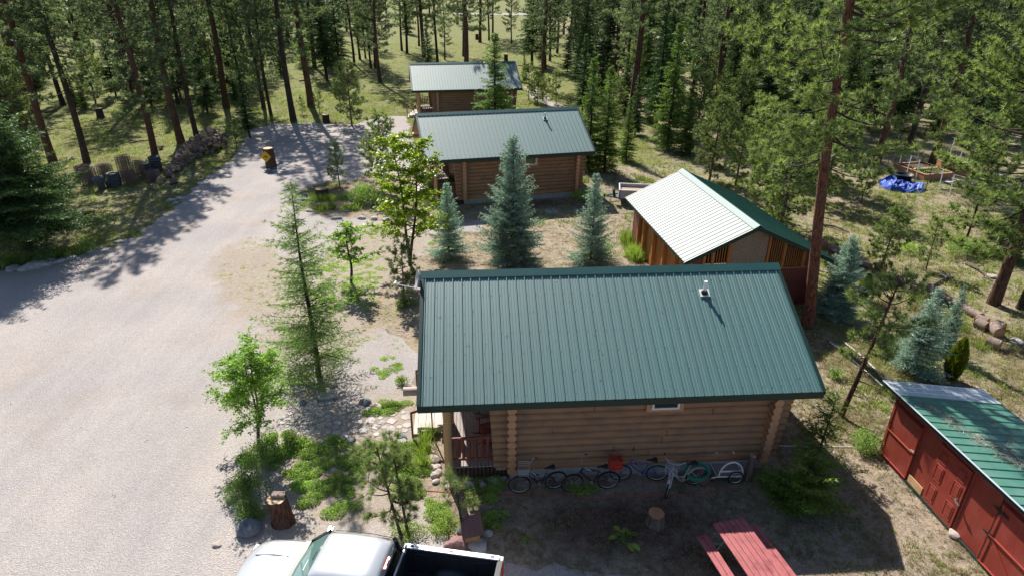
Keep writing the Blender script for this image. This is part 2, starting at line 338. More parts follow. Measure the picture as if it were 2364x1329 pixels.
ytan = RAMP(nt, MATH(nt, 'ADD', MATH(nt, 'MULTIPLY', NOI(nt, V0, 6, 8, .85), .55), MATH(nt, 'MULTIPLY', NOI(nt, V0, 28, 5, .8), .45)), [(.36, (.15, .115, .08)), (.5, (.33, .27, .205)), (.64, (.5, .43, .36))])
cc = MIXC(nt, MATH(nt, 'MULTIPLY', ym, .8), cc, ytan); L(cc, p.inputs['Base Color']); p.inputs['Roughness'].default_value = .95; p.inputs['Specular IOR Level'].default_value = .12
bp = N('ShaderNodeBump'); bp.inputs['Strength'].default_value = .7; bp.inputs['Distance'].default_value = .03; L(vo.outputs['Distance'], bp.inputs['Height']); L(bp.outputs[0], p.inputs['Normal'])
M['gravel'] = m
def sheet(name, pts, z, m, rough=.35, step=.6, seed=1):
    rr = random.Random(seed); out = []
    n = len(pts)
    for i in range(n):
        a, b = Vector(pts[i]), Vector(pts[(i + 1) % n]); k = max(1, int((b - a).length / step))
        for j in range(k):
            q = a.lerp(b, j / k); out.append((q.x + rr.uniform(-rough, rough), q.y + rr.uniform(-rough, rough), z))
    me = bpy.data.meshes.new(name); me.from_pydata(out, [], [tuple(range(len(out)))]); me.materials.append(m); me.update()
    if me.polygons[0].normal.z < 0: me.flip_normals()
    return link(me, name)
dp = [(-120, 640), (0, 628), (60, 612), (150, 598), (235, 578), (320, 545), (380, 500), (420, 455), (455, 425), (495, 398), (535, 372), (552, 335), (580, 300), (630, 287), (720, 284), (820, 288),
      (880, 270), (938, 268), (952, 330), (960, 400), (905, 405), (850, 402), (800, 418), (745, 425), (700, 438), (695, 470), (735, 498), (860, 510), (1000, 520), (1120, 508), (1120, 530), (1000, 545), (960, 600), (900, 640), (840, 700), (845, 750), (968, 800),
      (968, 900), (960, 1010), (985, 1180), (1160, 1300), (1380, 1330), (1500, 1370), (1500, 1480), (-300, 1480)]
gd = sheet('gravel_drive', [tuple(G(*q)[:2]) for q in dp], .004, M['gravel']); tag(gd, kind='structure')
pp = [(1208, 200), (1235, 205), (1262, 225), (1290, 240), (1335, 255), (1310, 262), (1262, 246), (1225, 226)]
tag(sheet('forest_path', [tuple(G(*q)[:2]) for q in pp], .004, M['gravel'], .3, 1.2, 3), kind='structure')
pr = [(1050, 31), (1190, 31), (1330, 31), (1330, 34), (1190, 35), (1050, 34)]
tag(sheet('far_road', [tuple(G(*q)[:2]) for q in pr], .004, M['gravel'], .5, 10, 4), kind='structure')

# ---------------------------------------------------------------- ribbed metal slope: a,b along eave direction; from ridge point to eave point
def slope(mb, A, B, C, D, pitch, off=0.0, thick=.03, minor=2, ribh=.03, ribw=.04, mi=0, rr=None):
    """A->B ridge edge, D->C eave edge (A above D, B above C)"""
    A, B, C, D = map(Vector, (A, B, C, D)); n = (B - A).cross(D - A).normalized()
    if n.z < 0: n = -n
    mb.add([A, B, C, D, A - n * thick, B - n * thick, C - n * thick, D - n * thick], [(0, 3, 2, 1) , (4, 5, 6, 7), (3, 7, 6, 2), (1, 2, 6, 5), (0, 4, 7, 3), (0, 1, 5, 4)], mi)
    L_ = (B - A).length; k = int(L_ / pitch); ex = (B - A).normalized()
    for i in range(k + 1):
        t = min(max((off + i * pitch) / L_, 0.003), .997)
        for j in range(minor + 1):
            tt = t + j * pitch / (minor + 1) / L_
            if tt > .998: continue
            h, w = (ribh, ribw) if j == 0 else (ribh * .28, ribw * .9)
            p0 = A + (B - A) * tt; p1 = D + (C - D) * tt
            e = ex * w / 2; f_ = ex * w * .22
            mb.add([p0 - e, p0 - f_ + n * h, p0 + f_ + n * h, p0 + e, p1 - e, p1 - f_ + n * h, p1 + f_ + n * h, p1 + e],
                   [(0, 4, 5, 1), (1, 5, 6, 2), (2, 6, 7, 3), (4, 7, 6, 5)], mi)
            if j == 1 or j == 0:
                pass
    return n
# ---------------------------------------------------------------- log cabin (roof frame: u along ridge from left edge, v away from camera, ridge at v=0)
CL, CW, CE, CR, O1, O2, WB = 11.25, 3.91, 3.21, 5.31, 2.42, 10.38, 3.27
def make_cabin(label, loc, rz, red=True):
    t = thing('log_cabin', label, 'cabin', loc, rz, 'log cabins in a row along the drive')
    # roof
    mb = MB()
    for sg in (-1, 1):
        slope(mb, (0, 0, CR), (CL, 0, CR), (CL, sg * CW, CE), (0, sg * CW, CE), .274, .14)
    roof = mb.build('roof', M['roof'], t)
    mb = MB(); n = Vector((0, -(CR - CE), -0 + CW)).normalized(); nn = Vector((0, -n.y, 0))
    for i in range(int(CL / .274)):
        for k in range(7):
            s_ = .05 + k * .15; u = .14 + i * .274 + .06
            p_ = Vector((u, -CW * s_, CR + (CE - CR) * s_)) + n * .004
            mb.box(tuple(p_), (.012, .012, .008), 0)
    mb.build('roof_screws', M['screw'], roof)
    mb = MB()
    sl_ = (CR - CE) / CW
    for sg in (-1, 1):
        mb.add([(-.02, 0, CR + .075), (CL + .02, 0, CR + .075), (CL + .02, sg * .22, CR + .045 - .22 * sl_), (-.02, sg * .22, CR + .045 - .22 * sl_),
                (-.02, sg * .22, CR + .015 - .22 * sl_), (CL + .02, sg * .22, CR + .015 - .22 * sl_)], [(0, 1, 2, 3) if sg > 0 else (3, 2, 1, 0), (3, 2, 5, 4) if sg > 0 else (4, 5, 2, 3)], 0)
    for k_ in range(3):
        pass
    mb.build('ridge_cap', M['cap'], roof)
    mb = MB()
    for sg in (-1, 1):
        mb.box((CL / 2, sg * (CW - .03), CE - .135), (CL - .02, .035, .20), 0)                          # eave fascia
        for u in (0.012, CL - .012):
            mb.beam((u, 0, CR - .09), (u, sg * (CW - .01), CE - .10), .035, .17, 0, (0, 0, 1))
            mb.beam((u + (.03 if u < 1 else -.03), 0, CR + .028), (u + (.03 if u < 1 else -.03), sg * CW, CE + .028), .10, .02, 0, (0, 0, 1))
    mb.build('fascia', M['roofdk'], roof)
    mb = MB()   # soffit boards under both slopes
    for sg in (-1, 1):
        mb.add([(.05, 0, CR - .07), (CL - .05, 0, CR - .07), (CL - .05, sg * (CW - .06), CE - .06), (.05, sg * (CW - .06), CE - .06)], [(0, 1, 2, 3)], 0)
    mb.build('soffit', M['lumber'], roof)
    # log walls
    z0, nlog = .36, 11; d = (CE - .18 - z0) / nlog; cu0, cu1 = O1 + .16, O2 - .16
    def logrow(mb, p0, p1, r, sq=1.0):
        mb.tube([p0, p1], r, 12, 0, True, 1)
    wl = MB(); rr = random.Random(3)
    for sg in (1, -1):
        v = sg * (WB - .13)
        if sg < 0: wl.build('back_wall', [M['log'], M['logend']], t, True); wl = MB()
        for i in range(nlog):
            z = z0 + d * (i + .5)
            ov = .52 + .012 * i
            wl.tube([(cu0 - ov, v, z), (cu1 + .42 + .02 * i, v, z)], d * .56, 12, 0, True, 1)
    wl.box(((cu0 + cu1) / 2, -(WB - .005), z0 + .04), (cu1 - cu0, .045, .20), 2)
    # butt joints
    for i in range(nlog):
        for q in range(1):
            u = rr.uniform(cu0 + .8, cu1 - .8); wl.box((u, -(WB - .13) - d * .555, z0 + d * (i + .5)), (.012, .012, d * .75), 3)
    wl.build('wall', [M['log'], M['logend'], M['sill'], M['darkwood']], t, True)
    for u, nm in ((cu0, 'end_wall'), (cu1, 'end_wall')):
        w = MB()
        for i in range(nlog):
            z = z0 + d * i + .01
            w.tube([(u, -WB - .17 - (.014 * i if u == cu1 else 0), z + d * .12), (u, WB + .2, z + d * .12)], d * .56, 12, 0, True, 1)
        # gable
        ng = 8
        for i in range(ng):
            z = CE - .10 + i * .235; half = WB * (1 - (z - CE + .35) / (CR - CE + .3))
            if half > .2: w.tube([(u, -half, z), (u, half, z)], .13, 10, 0, True, 1)
        w.build(nm, [M['log'], M['logend']], t, True)
    f_ = MB()
    f_.box(((cu0 + cu1) / 2, -(WB - .08), z0 / 2 - .05), (cu1 - cu0 + .1, .2, z0 + .06)); f_.box(((cu0 + cu1) / 2, (WB - .08), z0 / 2 - .05), (cu1 - cu0 + .1, .2, z0 + .06))
    f_.box((cu1, 0, z0 / 2 - .05), (.2, 2 * WB - .4, z0 + .055)); f_.box((cu0, 0, z0 / 2 - .05), (.2, 2 * WB - .4, z0 + .055))
    f_.build('foundation', M['concrete'], t)
    # window under the eave
    wu, wz = 6.98, 2.66
    tr = MB(); tr.box((wu, -WB - .02, wz), (1.08, .12, .72)); win = tr.build('window', M['logend'], t)
    fr = MB(); w_, h_ = .80, .50
    for s_ in (-1, 1):
        fr.box((wu + s_ * (w_ / 2 - .03), -WB - .10, wz), (.06, .06, h_)); fr.box((wu, -WB - .10, wz + s_ * (h_ / 2 - .03)), (w_ - .12, .06, .06))
    fr.build('window_frame', M['white'], win)
    g_ = MB(); g_.box((wu, -WB - .085, wz), (w_ - .1, .02, h_ - .1)); g_.build('pane', M['glass'], win)
    # vent
    vu, vv_ = 8.62, -.92; vz = CR + vv_ * -1 * -(CR - CE) / CW
    vp = MB(); vp.tube([(vu, vv_, vz - .05), (vu, vv_, vz + .42)], .052, 14, 0)
    v_ = vp.build('vent_pipe', M['pvc'], t, True)
    fl = MB(); nv = Vector((0, -sl_, 1)).normalized()
    fl.T = Matrix.Translation((vu, vv_, vz + .035)) @ Matrix.Rotation(math.atan(sl_), 4, 'X')
    fl.box((0, 0, 0), (.30, .27, .02)); fl.build('flashing', M['pvc'], v_)
    fb = MB(); fb.T = fl.T; fb.lathe([(.11, .0), (.105, .03), (.07, .09), (.055, .12)], 16); fb.build('boot', M['rubber'], v_, True)
    # purlins / plates sticking out at the porch end
    pu = MB()
    for v, z in ((-3.13, CE - .05), (3.13, CE - .05), (0, CR - .30)):
        pu.tube([(-.42 if v else .02, v, z), (CL + (.05 if v == 0 else -.02), v, z)], .125, 12)
    pu.build('purlin', M['purlin'], t, True)
    # porch
    dk_ = MB(); pz = .50; nb = 17
    for i in range(nb):
        u0 = .62 + i * (cu0 - .14 - .62) / nb; w = (cu0 - .14 - .62) / nb
        dk_.box((u0 + w / 2, 0, pz - .02), (w - .014, 2 * (WB - .02), .04))
    dk_.box((cu0 - .75 / 1 + .45, -(WB - .03), pz - .12), (.3, .03, .12))
    deck = dk_.build('porch_deck', M['deck'], t)
    sk = MB()
    for i in range(16):
        u = .7 + i * .118
        for sg in (-1, 1): sk.box((u, sg * (WB - .12), .22), (.085, .03, .44))
    for i in range(40): sk.box((.66, -WB + .3 + i * .155, .22), (.03, .11, .44))
    sk.build('porch_skirt', M['darkwood'], t)
    for v in (-WB + .02, -1.15, 1.15, WB - .02):
        p_ = MB(); p_.tube([(.74, v, .34 if abs(v) > 3 else pz), (.73, v + .01, 1.4), (.75, v, 2.2), (.74, v, CE - .12 if abs(v) > 3 else 3.0)], [.125, .118, .12, .112], 14); p_.build('porch_post', M['post'], t, True)
    bm_ = MB(); bm_.tube([(.74, -WB, 3.02), (.74, WB, 3.02)], .13, 12); bm_.build('porch_beam', M['post'], t, True)
    for sg in (-1, 1):
        r_ = MB(); v = sg * (WB - .16); ua, ub = .86, cu0 - .32
        r_.tube([(ua, v, pz + .92), (ub, v, pz + .95)], .052, 10); r_.tube([(ua, v, pz + .17), (ub, v, pz + .17)], .045, 10)
        for i in range(7):
            u = ua + .13 + i * (ub - ua - .2) / 6.6; r_.tube([(u, v, pz + .17), (u, v, pz + .92)], .042, 9)
        r_.tube([(ub + .08, v, pz), (ub + .08, v, pz + 1.08)], .075, 12)
        r_.build('railing', M['rail'], t, True)
    r_ = MB()
    for a, b in ((-WB + .2, -1.3), (1.3, WB - .2)):
        r_.tube([(.74, a, pz + .92), (.74, b, pz + .92)], .05, 10); r_.tube([(.74, a, pz + .17), (.74, b, pz + .17)], .045, 10)
        for i in range(8):
            v = a + .2 + i * (b - a - .4) / 7; r_.tube([(.74, v, pz + .17), (.74, v, pz + .92)], .04, 8)
    r_.build('front_railing', M['rail'], t, True)
    st = MB()
    for i in range(4):
        u = .45 - i * .27; z = pz - .09 - i * .115
        for k in range(2): st.box((u + .065 - k * .135, 0, z), (.125, 2.25, .035))
    st.box((.1, -1.0, .15), (.9, .04, .22)); st.box((.1, 1.0, .15), (.9, .04, .22))
    steps = st.build('porch_steps', M['stair'], t)
    for v in (-1.2, 1.2):
        hr = MB(); hr.beam((.70, v, 1.40), (-.52, v, .98), .05, .09); hr.beam((-.5, v, 0), (-.5, v, .98), .06, .06); hr.beam((.15, v, .3), (.15, v, 1.2), .04, .04); hr.build('handrail', M['rail'], steps)
    do = MB(); do.box((cu0 - .15, .35, pz + 1.02), (.05, .95, 2.05)); dr = do.build('door', M['rail'], t)
    ha = MB(); ha.tube([(cu0 - .22, .0, pz + 1.0), (cu0 - .17, .0, pz + 1.0)], .03, 8); ha.build('handle', M['chrome'], dr)
    return t
CAB = [((-2.79, 17.79, 0), R(3.9)), ((-6.40, 42.7, 0), R(13.9)), ((-10.79, 69.6, 0), R(10.2))]
c1 = make_cabin('nearest log cabin with dark green metal roof and bicycles along its wall', *CAB[0])
c2 = dup(c1, *CAB[1], label='middle log cabin with green roof behind the blue spruces')
c3 = dup(c1, *CAB[2], label='farthest log cabin with pale shiny roof below the forest meadow')
def CP(u, v, z=0, i=0):
    (x, y, _), a = CAB[i]
    return Vector((x + math.cos(a) * u - math.sin(a) * v, y + math.sin(a) * u + math.cos(a) * v, z))
# rocking chairs
def rocking_chair(loc, rz, label):
    t = thing('rocking_chair', label, 'chair', loc, rz, 'rocking chairs on the near porch')
    s_ = MB()
    for i in range(5): s_.box((-.2 + i * .1, 0, .42), (.085, .5, .025))
    s_.build('seat', M['rail'], t)
    b = MB(); b.T = Matrix.Translation((0, .22, .42)) @ Matrix.Rotation(R(-16), 4, 'X')
    for i in range(5): b.box((-.2 + i * .1, 0, .38), (.075, .025, .74))
    b.box((0, .02, .1), (.5, .03, .06)); b.box((0, .02, .68), (.5, .03, .07)); b.build('backrest', M['rail'], t)
    for sx in (-.27, .27):
        r_ = MB(); r_.tube([(sx, -.42 + .1 * k, .025 + .0045 * (k - 4.5) ** 2) for k in range(10)], .022, 6); r_.build('rocker', M['rail'], t)
        a_ = MB(); a_.box((sx, -.05, .64), (.09, .58, .03)); a_.build('armrest', M['rail'], t)
        for y in (-.22, .2):
            l = MB(); l.beam((sx, y, .04), (sx, y, .63), .045, .045); l.build('leg', M['rail'], t)
    return t
q = CP(1.95, -2.0, .5); rocking_chair(q, CAB[0][1] + R(-75), 'rocking chair nearest the railing on the near porch')
q = CP(1.90, -.55, .5); rocking_chair(q, CAB[0][1] + R(-95), 'rocking chair farther back on the near porch')
# satellite dish
q = CP(-.12, -.16, CR - .12)
t = thing('satellite_dish', 'grey satellite dish on the left end of the near cabin roof', 'dish', q, CAB[0][1])
d_ = MB(); T0 = Matrix.Rotation(R(-78), 4, 'Y') @ Matrix.Rotation(R(8), 4, 'X'); d_.T = T0
d_.lathe([(0.0, -.075), (.1, -.07), (.2, -.045), (.27, -.015), (.30, .01), (.295, .012), (.26, -.008), (.2, -.036), (.1, -.06), (.0, -.066)], 28)
d_.build('reflector', mat('grey dish', (.42, .44, .47), rough=.45), t, True)
a_ = MB(); a_.tube([(-.02, -.05, -.28), (-.62, -.12, -.10)], .017, 8); a_.build('feed_arm', M['white'], t)
a_ = MB(); a_.tube([(-.56, -.11, -.12), (-.70, -.13, -.06)], .04, 10); a_.tube([(-.66, -.2, -.05), (-.64, -.03, -.05)], .03, 10); a_.build('receiver', M['white'], t)
a_ = MB(); a_.tube([(.02, 0, 0), (.12, 0, -.1), (.14, 0, -.42)], .022, 8); a_.build('mast', M['galv'], t)

# ---------------------------------------------------------------- workshop
WX, WY, WA, WL, WW1, WE1, WR, WW2, WE2 = 10.42, 25.32, .128, 8.93, 3.1, 2.58, 4.07, 3.82, 2.33
t = thing('workshop', 'open sided workshop with glaring metal roof and chipboard gable', 'workshop', (WX, WY, 0), WA)
mb = MB(); slope(mb, (0, 0, WR), (0, WL, WR), (-WW1, WL, WE1), (-WW1, 0, WE1), .30, .12, minor=0, ribh=.016, ribw=.05)
wr = mb.build('roof', M['wsroof'], t)
mb = MB(); slope(mb, (0, 0, WR), (0, WL, WR), (WW2, WL, WE2), (WW2, 0, WE2), .30, .12); mb.build('far_roof_slope', M['wroof'], t)
mb = MB()
for (w, e) in ((-WW1, WE1), (WW2, WE2)):
    s_ = (WR - e) / abs(w); q = .26 * (1 if w > 0 else -1)
    P_ = [(0, -.03, WR + .06), (0, WL + .02, WR + .06), (q, WL + .02, WR + .035 - .26 * s_), (q, -.03, WR + .035 - .26 * s_)]
    mb.add(P_, [(0, 1, 2, 3) if w < 0 else (3, 2, 1, 0)])
mb.build('ridge_cap', M['cap'], wr)
mb = MB()
for (w, e) in ((-WW1, WE1), (WW2, WE2)):
    for y in (.01, WL - .01): mb.beam((0, y, WR - .10), (w, y, e - .10), .03, .17)
mb.box((WW2 - .02, WL / 2, WE2 - .1), (.03, WL - .1, .14)); mb.box((-WW1 + .02, WL / 2, WE1 - .09), (.03, WL - .1, .10)); mb.build('fascia', M['roofdk'], wr)
x0, x1 = -WW1 + .45, WW2 - .45; yf = .42
def hz(x): return WR - .14 - (WR - WE1) / WW1 * abs(x) if x < 0 else WR - .14 - (WR - WE2) / WW2 * x
gb = MB()      # lower front wall, corrugated maroon
for i in range(22):
    z = i * .085; gb.box(((x0 + x1) / 2, yf + (.008 if i % 2 else 0), z + .042), (x1 - x0, .03, .083))
gb.add([(x1 - .75, yf + .02, 1.87), (x1, yf + .02, 1.87), (x1, yf + .02, hz(x1) - .02), (x1 - .75, yf + .02, hz(x1 - .75) - .02)], [(0, 1, 2, 3)])
gb.add([(x0, yf + .02, 1.87), (x0 + .55, yf + .02, 1.87), (x0 + .55, yf + .02, hz(x0 + .55) - .02), (x0, yf + .02, hz(x0) - .02)], [(0, 1, 2, 3)])
gb.build('front_wall', M['maroon'], t)
ob = MB(); ob.add([(-.85, yf, 1.93), (.78, yf, 1.93), (.78, yf, hz(.78) - .03), (0, yf, hz(0) - .02), (-.85, yf, hz(-.85) - .03)], [(0, 1, 2, 3, 4)])
ob.add([(-.85, yf + .02, 1.93), (.78, yf + .02, 1.93), (.78, yf + .02, hz(.78) - .03), (0, yf + .02, hz(0) - .02), (-.85, yf + .02, hz(-.85) - .03)], [(4, 3, 2, 1, 0)])
ob.build('chipboard_panel', M['osb'], t)
for x in (-.93, -1.65, x0 + .6, .86, 1.62, x1 - .78): sd_ = MB(); sd_.beam((x, yf - .02, 1.93), (x, yf - .02, hz(x) - .02), .11, .06); sd_.build('gable_stud', M['orangewood'], t)
sd_ = MB(); sd_.box(((x0 + x1) / 2, yf - .02, 1.90), (x1 - x0 - .4, .06, .055)); sd_.build('gable_plate', M['orangewood'], t)
sl2 = MB()
for a, b in ((x0 + .68, -1.72), (-1.58, -1.0), (.93, 1.55), (1.7, x1 - .85)):
    k = int((b - a) / .1)
    for i in range(k + 1): x = a + i * (b - a) / max(k, 1); sl2.beam((x, yf + .02, 1.92), (x, yf + .02, hz(x) - .02), .035, .025)
sl2.build('gable_slats', M['orangewood'], t)
cv = MB(); cv.box(((x0 + x1) / 2, yf + .9, 2.2), (x1 - x0 - .4, .02, .7)); cv.build('inner_dark_sheet', M['darkwood'], t)  # plain dark upright sheet, set back behind the gable slats
rw = MB()
for i in range(27): rw.box((x1 + (.008 if i % 2 else 0), WL / 2 + .1, i * .085 + .042), (.03, WL - 1.0, .083))
for i in range(27): rw.box(((x0 + x1) / 2, WL - .42, i * .085 + .042), (x1 - x0, .03, .083))
rw.build('side_wall', M['maroon'], t)
# left side: posts + orange boards with gap under the eave
for y in (.35, 1.9, 3.4, 4.9, 6.4, 7.3): lp = MB(); lp.beam((x0 - .06, y, 0), (x0 - .06, y, WE1 - .02), .16, .16); lp.build('post', M['orangewood'], t)
lb = MB()
for y in np.arange(.35, 7.2, .145): lb.box((x0 + .06, y, .95), (.025, .132, 1.9 - .02 * (int(y * 7) % 3)))
lb.build('board_wall', M['orangewood'], t)
lb = MB(); lb.box((x0 + .06, .95, 2.05), (.02, .9, .38)); lb.box((x0 + .06, 3.0, 2.05), (.02, .9, .38)); lb.box((x0 + .06, 5.6, 2.05), (.02, .7, .38)); lb.build('chipboard_patch', M['osb'], t)
lb = MB()
for i in range(24): lb.tube([(x0 + .05, 7.35, .06 + i * .1), (x0 + .05, WL - .42, .06 + i * .1)], .052, 8)
lb.build('corrugated_siding', M['maroon'], t, True)

# ---------------------------------------------------------------- red storage shed
SA = Vector((11.65, 15.94, 0)); sdv = Vector((.0957, -.9954, 0)); sn = Vector((-.9954, -.0957, 0))   # along wall, outward normal
SR = math.atan2(sdv.y, sdv.x)                # local x runs along the front wall towards the camera
t = thing('storage_shed', 'barn red storage shed with green lean-to roof and one pale roof panel', 'shed', SA, SR)
SL, SDp, HF, HB = 8.2, 2.9, 2.42, 1.95
# local: x along wall, y = outward?  local y axis = rotate(x) +90deg
ly = Vector((-math.sin(SR), math.cos(SR), 0)); sgn = 1 if ly.dot(-sn) > 0 else -1     # sgn*y goes into the shed
w = MB()
w.box((SL / 2, sgn * (SDp - .03), HB / 2), (SL, .06, HB)); w.build('back_wall', M['red'], t); w = MB(); w.box((SL / 2, sgn * .03, HF / 2 + .03), (SL, .06, HF - .06)); w.build('wall', M['red'], t); w = MB()
for x in (.0, SL):
    xx = (x - .001, x + .05) if x == 0 else (x - .05, x)
    w = MB(); w.add([(xx[0], sgn * .06, .02), (xx[0], sgn * (SDp - .06), .02), (xx[0], sgn * (SDp - .06), HB), (xx[0], sgn * .06, HF), (xx[1], sgn * .06, .02), (xx[1], sgn * (SDp - .06), .02), (xx[1], sgn * (SDp - .06), HB), (xx[1], sgn * .06, HF)],
          [(0, 1, 2, 3), (7, 6, 5, 4), (0, 3, 7, 4), (1, 5, 6, 2)]); w.build('side_wall', M['red'], t)
f0, f1 = -.28, SDp + .25
def sz(y): return HF + .03 - (HF - HB) / SDp * y
r_ = MB(); slope(r_, (.75 + -.35, sgn * f0, sz(f0)), (SL + .3, sgn * f0, sz(f0)), (SL + .3, sgn * f1, sz(f1)), (.75 - .35, sgn * f1, sz(f1)), .31, .02, minor=0, ribh=.025); ro_ = r_.build('roof', M['shedroof'], t)
r_ = MB(); slope(r_, (-.35, sgn * f0, sz(f0) + .006), (.42, sgn * f0, sz(f0) + .006), (.42, sgn * f1, sz(f1) + .006), (-.35, sgn * f1, sz(f1) + .006), .25, .02, minor=0, ribh=.018); r_.build('pale_roof_panel', M['galv'], ro_)
r_ = MB(); r_.beam((-.35, sgn * (f0 - .01), sz(f0) - .05), (SL + .3, sgn * (f0 - .01), sz(f0) - .05), .03, .12); r_.beam((-.36, sgn * f0, sz(f0) - .05), (-.36, sgn * f1, sz(f1) - .05), .03, .10); r_.build('fascia', M['roofdk'], ro_)
r_ = MB(); r_.beam((-.35, sgn * (f0 - .03), sz(f0) + .014), (SL + .3, sgn * (f0 - .03), sz(f0) + .014), .05, .012); r_.build('drip_edge', M['galv'], ro_)
def SW(px, py):      # pixel on the front wall -> local (x, z)
    q = onplane(px, py, SA, sn); e = q - SA
    return e.dot(sdv), q.z
yo = -sgn            # outward local y
def trim(mb, a, b, wd=.06, th=.03, y=.02): mb.beam((a[0], yo * y, a[1]), (b[0], yo * y, b[1]), th, wd, 0, (0, 1, 0)) if abs(a[1] - b[1]) < .3 else mb.beam((a[0], yo * y, a[1]), (b[0], yo * y, b[1]), wd, th, 0, (0, 1, 0))
# left plank door
xa, xb, hd = .10, 1.32, 2.0
d_ = MB(); d_.box(((xa + xb) / 2, yo * .03, 1.06), (xb - xa, .04, 1.9)); door = d_.build('door', M['red'], t)
d_ = MB()
for a, b in (((xa, .15), (xb, .15)), ((xa, 1.05), (xb, 1.05)), ((xa, 1.97), (xb, 1.97)), ((xa + .03, .15), (xa + .03, 1.97)), ((xb - .03, .15), (xb - .03, 1.97))): trim(d_, a, b, .06, .02, .06)
d_.build('door_trim', M['redtrim'], door)
d_ = MB(); d_.box((xb - .06, yo * .09, 1.12), (.13, .04, .035)); d_.tube([(xb + .02, yo * .07, 1.12), (xb + .02, yo * .12, 1.12)], .025, 8); d_.build('latch', M['chrome'], door)
# six panel door
xa, xb = 2.06, 3.2
d_ = MB(); d_.box(((xa + xb) / 2, yo * .03, 1.07), (xb - xa, .045, 1.98)); door = d_.build('panel_door', M['redtrim'], t)
d_ = MB()
for cx in (xa + .24, xb - .24):
    for cz, hh in ((1.74, .34), (1.2, .5), (.5, .5)):
        for s_ in (-1, 1): d_.box((cx + s_ * .14, yo * .058, cz), (.02, .015, hh)); d_.box((cx, yo * .058, cz + s_ * hh / 2), (.26, .015, .02))
        d_.box((cx, yo * .057, cz), (.2, .02, hh - .1))
d_.build('door_panels', M['redtrim'], door, bevel=.004)
d_ = MB(); d_.tube([(xb - .10, yo * .06, 1.03), (xb - .10, yo * .13, 1.03)], .03, 10); d_.beam((xb - .10, yo * .13, 1.03), (xb + .08, yo * .14, .99), .045, .03); d_.build('handle', M['chrome'], door)
# wide double door with black strap hinges
xa, xb = 4.25, 6.6
d_ = MB(); d_.box(((xa + xb) / 2, yo * .03, 1.07), (xb - xa, .04, 1.96)); door = d_.build('barn_door', M['red'], t)
d_ = MB()
for a, b in (((xa, .12), (xb, .12)), ((xa, 1.0), (xb, 1.0)), ((xa, 2.02), (xb, 2.02)), ((xa + .04, .12), (xa + .04, 2.02)), (((xa + xb) / 2, .12), ((xa + xb) / 2, 2.02))): trim(d_, a, b, .075, .02, .06)
d_.beam((xa + .1, yo * .06, .95), ((xa + xb) / 2 - .05, yo * .06, .16), .02, .07); d_.build('door_trim', M['redtrim'], door)
for z in (1.78, .98):
    d_ = MB(); d_.box((xa + .02, yo * .075, z), (.05, .02, .16)); d_.beam((xa - .2, yo * .075, z), (xa + .28, yo * .078, z), .015, .035)
    d_.box((xa - .08, yo * .076, z), (.09, .018, .07)); d_.box((xa + .12, yo * .076, z), (.09, .018, .07)); d_.build('strap_hinge', M['blackpl'], door)
d_ = MB()
for x in (1.36, 2.0, 3.27, 4.15): trim(d_, (x, .08), (x, HF - .15), .045, .02, .012)
trim(d_, (0, .06), (1.4, .06), .1, .03, .015); trim(d_, (0, HF - .22), (SL, HF - .22), .05, .02, .012); d_.build('wall_battens', M['redtrim'], t)
for x in (.07, 1.335, 2.03, 3.235, 4.2, 6.64): d_ = MB(); d_.box((x, yo * .012, 1.1), (.016, .02, 1.98)); d_.build('door_gap', M['darkwood'], t)
d_ = MB(); d_.box((1.68, yo * .035, .22), (.6, .02, .30)); d_.build('bare_sheathing', M['lumber'], t)
d_ = MB(); d_.beam((1.3, yo * .05, .06), (2.5, yo * .05, .05), .04, .12); d_.beam((2.5, yo * .05, .05), (SL, yo * .05, .05), .04, .08); d_.build('base_flashing', M['roofdk'], t)
shed = t
# ---------------------------------------------------------------- pickup truck (local +x = forward, origin at the junction of cab and bed)
a_t = R(180 - 9.0); tc_ = G(927, 1400, 0); 
t = thing('pickup_truck', 'silver white pickup truck with black bed liner parked at the gravel edge', 'truck', (-2.70, 10.04, 0), a_t)
M['paint'] = mat('silver white paint', (.60, .61, .63), (.63, .64, .66), 2, .28, metal=.5, spec=.6, coat=.6)
M['blackpaint'] = mat('gloss black trim', (.01, .01, .012), rough=.15, spec=.6)
M['wglass'] = glassmat('windscreen', (.10, .19, .17), .04)
M['redlens'] = mat('red lens', (.5, .02, .02), rough=.2, spec=.7); M['clearlens'] = mat('clear lens', (.75, .75, .75), rough=.15, spec=.7)
M['liner'] = mat('black bed liner', (.022, .024, .028), (.034, .036, .04), 18, .34, bump=.1, spec=.5)
def loft(mb, st, mi=0, cap=True):
    n = len(st[0]); vs_ = [p for s in st for p in s]; fs = []
    for i in range(len(st) - 1):
        for k in range(n - 1): fs.append((i * n + k, (i + 1) * n + k, (i + 1) * n + k + 1, i * n + k + 1))
    if cap: fs.append(tuple(range(n))); fs.append(tuple((len(st) - 1) * n + k for k in reversed(range(n))))
    mb.add(vs_, fs, mi)
def prof(x, hw, z0, z1, crown=.03, er=.08, tuck=.06):
    pts = [(x, -hw + tuck, z0), (x, -hw, z0 + .3 * (z1 - z0)), (x, -hw, z1 - er * 1.6), (x, -hw + er * .35, z1 - er * .5), (x, -hw + er * 1.3, z1)]
    for k in range(1, 8): y = -hw + er * 1.3 + (2 * hw - 2.6 * er) * k / 8; pts.append((x, y, z1 + crown * (1 - (y / hw) ** 2)))
    pts += [(x, hw - er * 1.3, z1), (x, hw - er * .35, z1 - er * .5), (x, hw, z1 - er * 1.6), (x, hw, z0 + .3 * (z1 - z0)), (x, hw - tuck, z0)]
    return pts
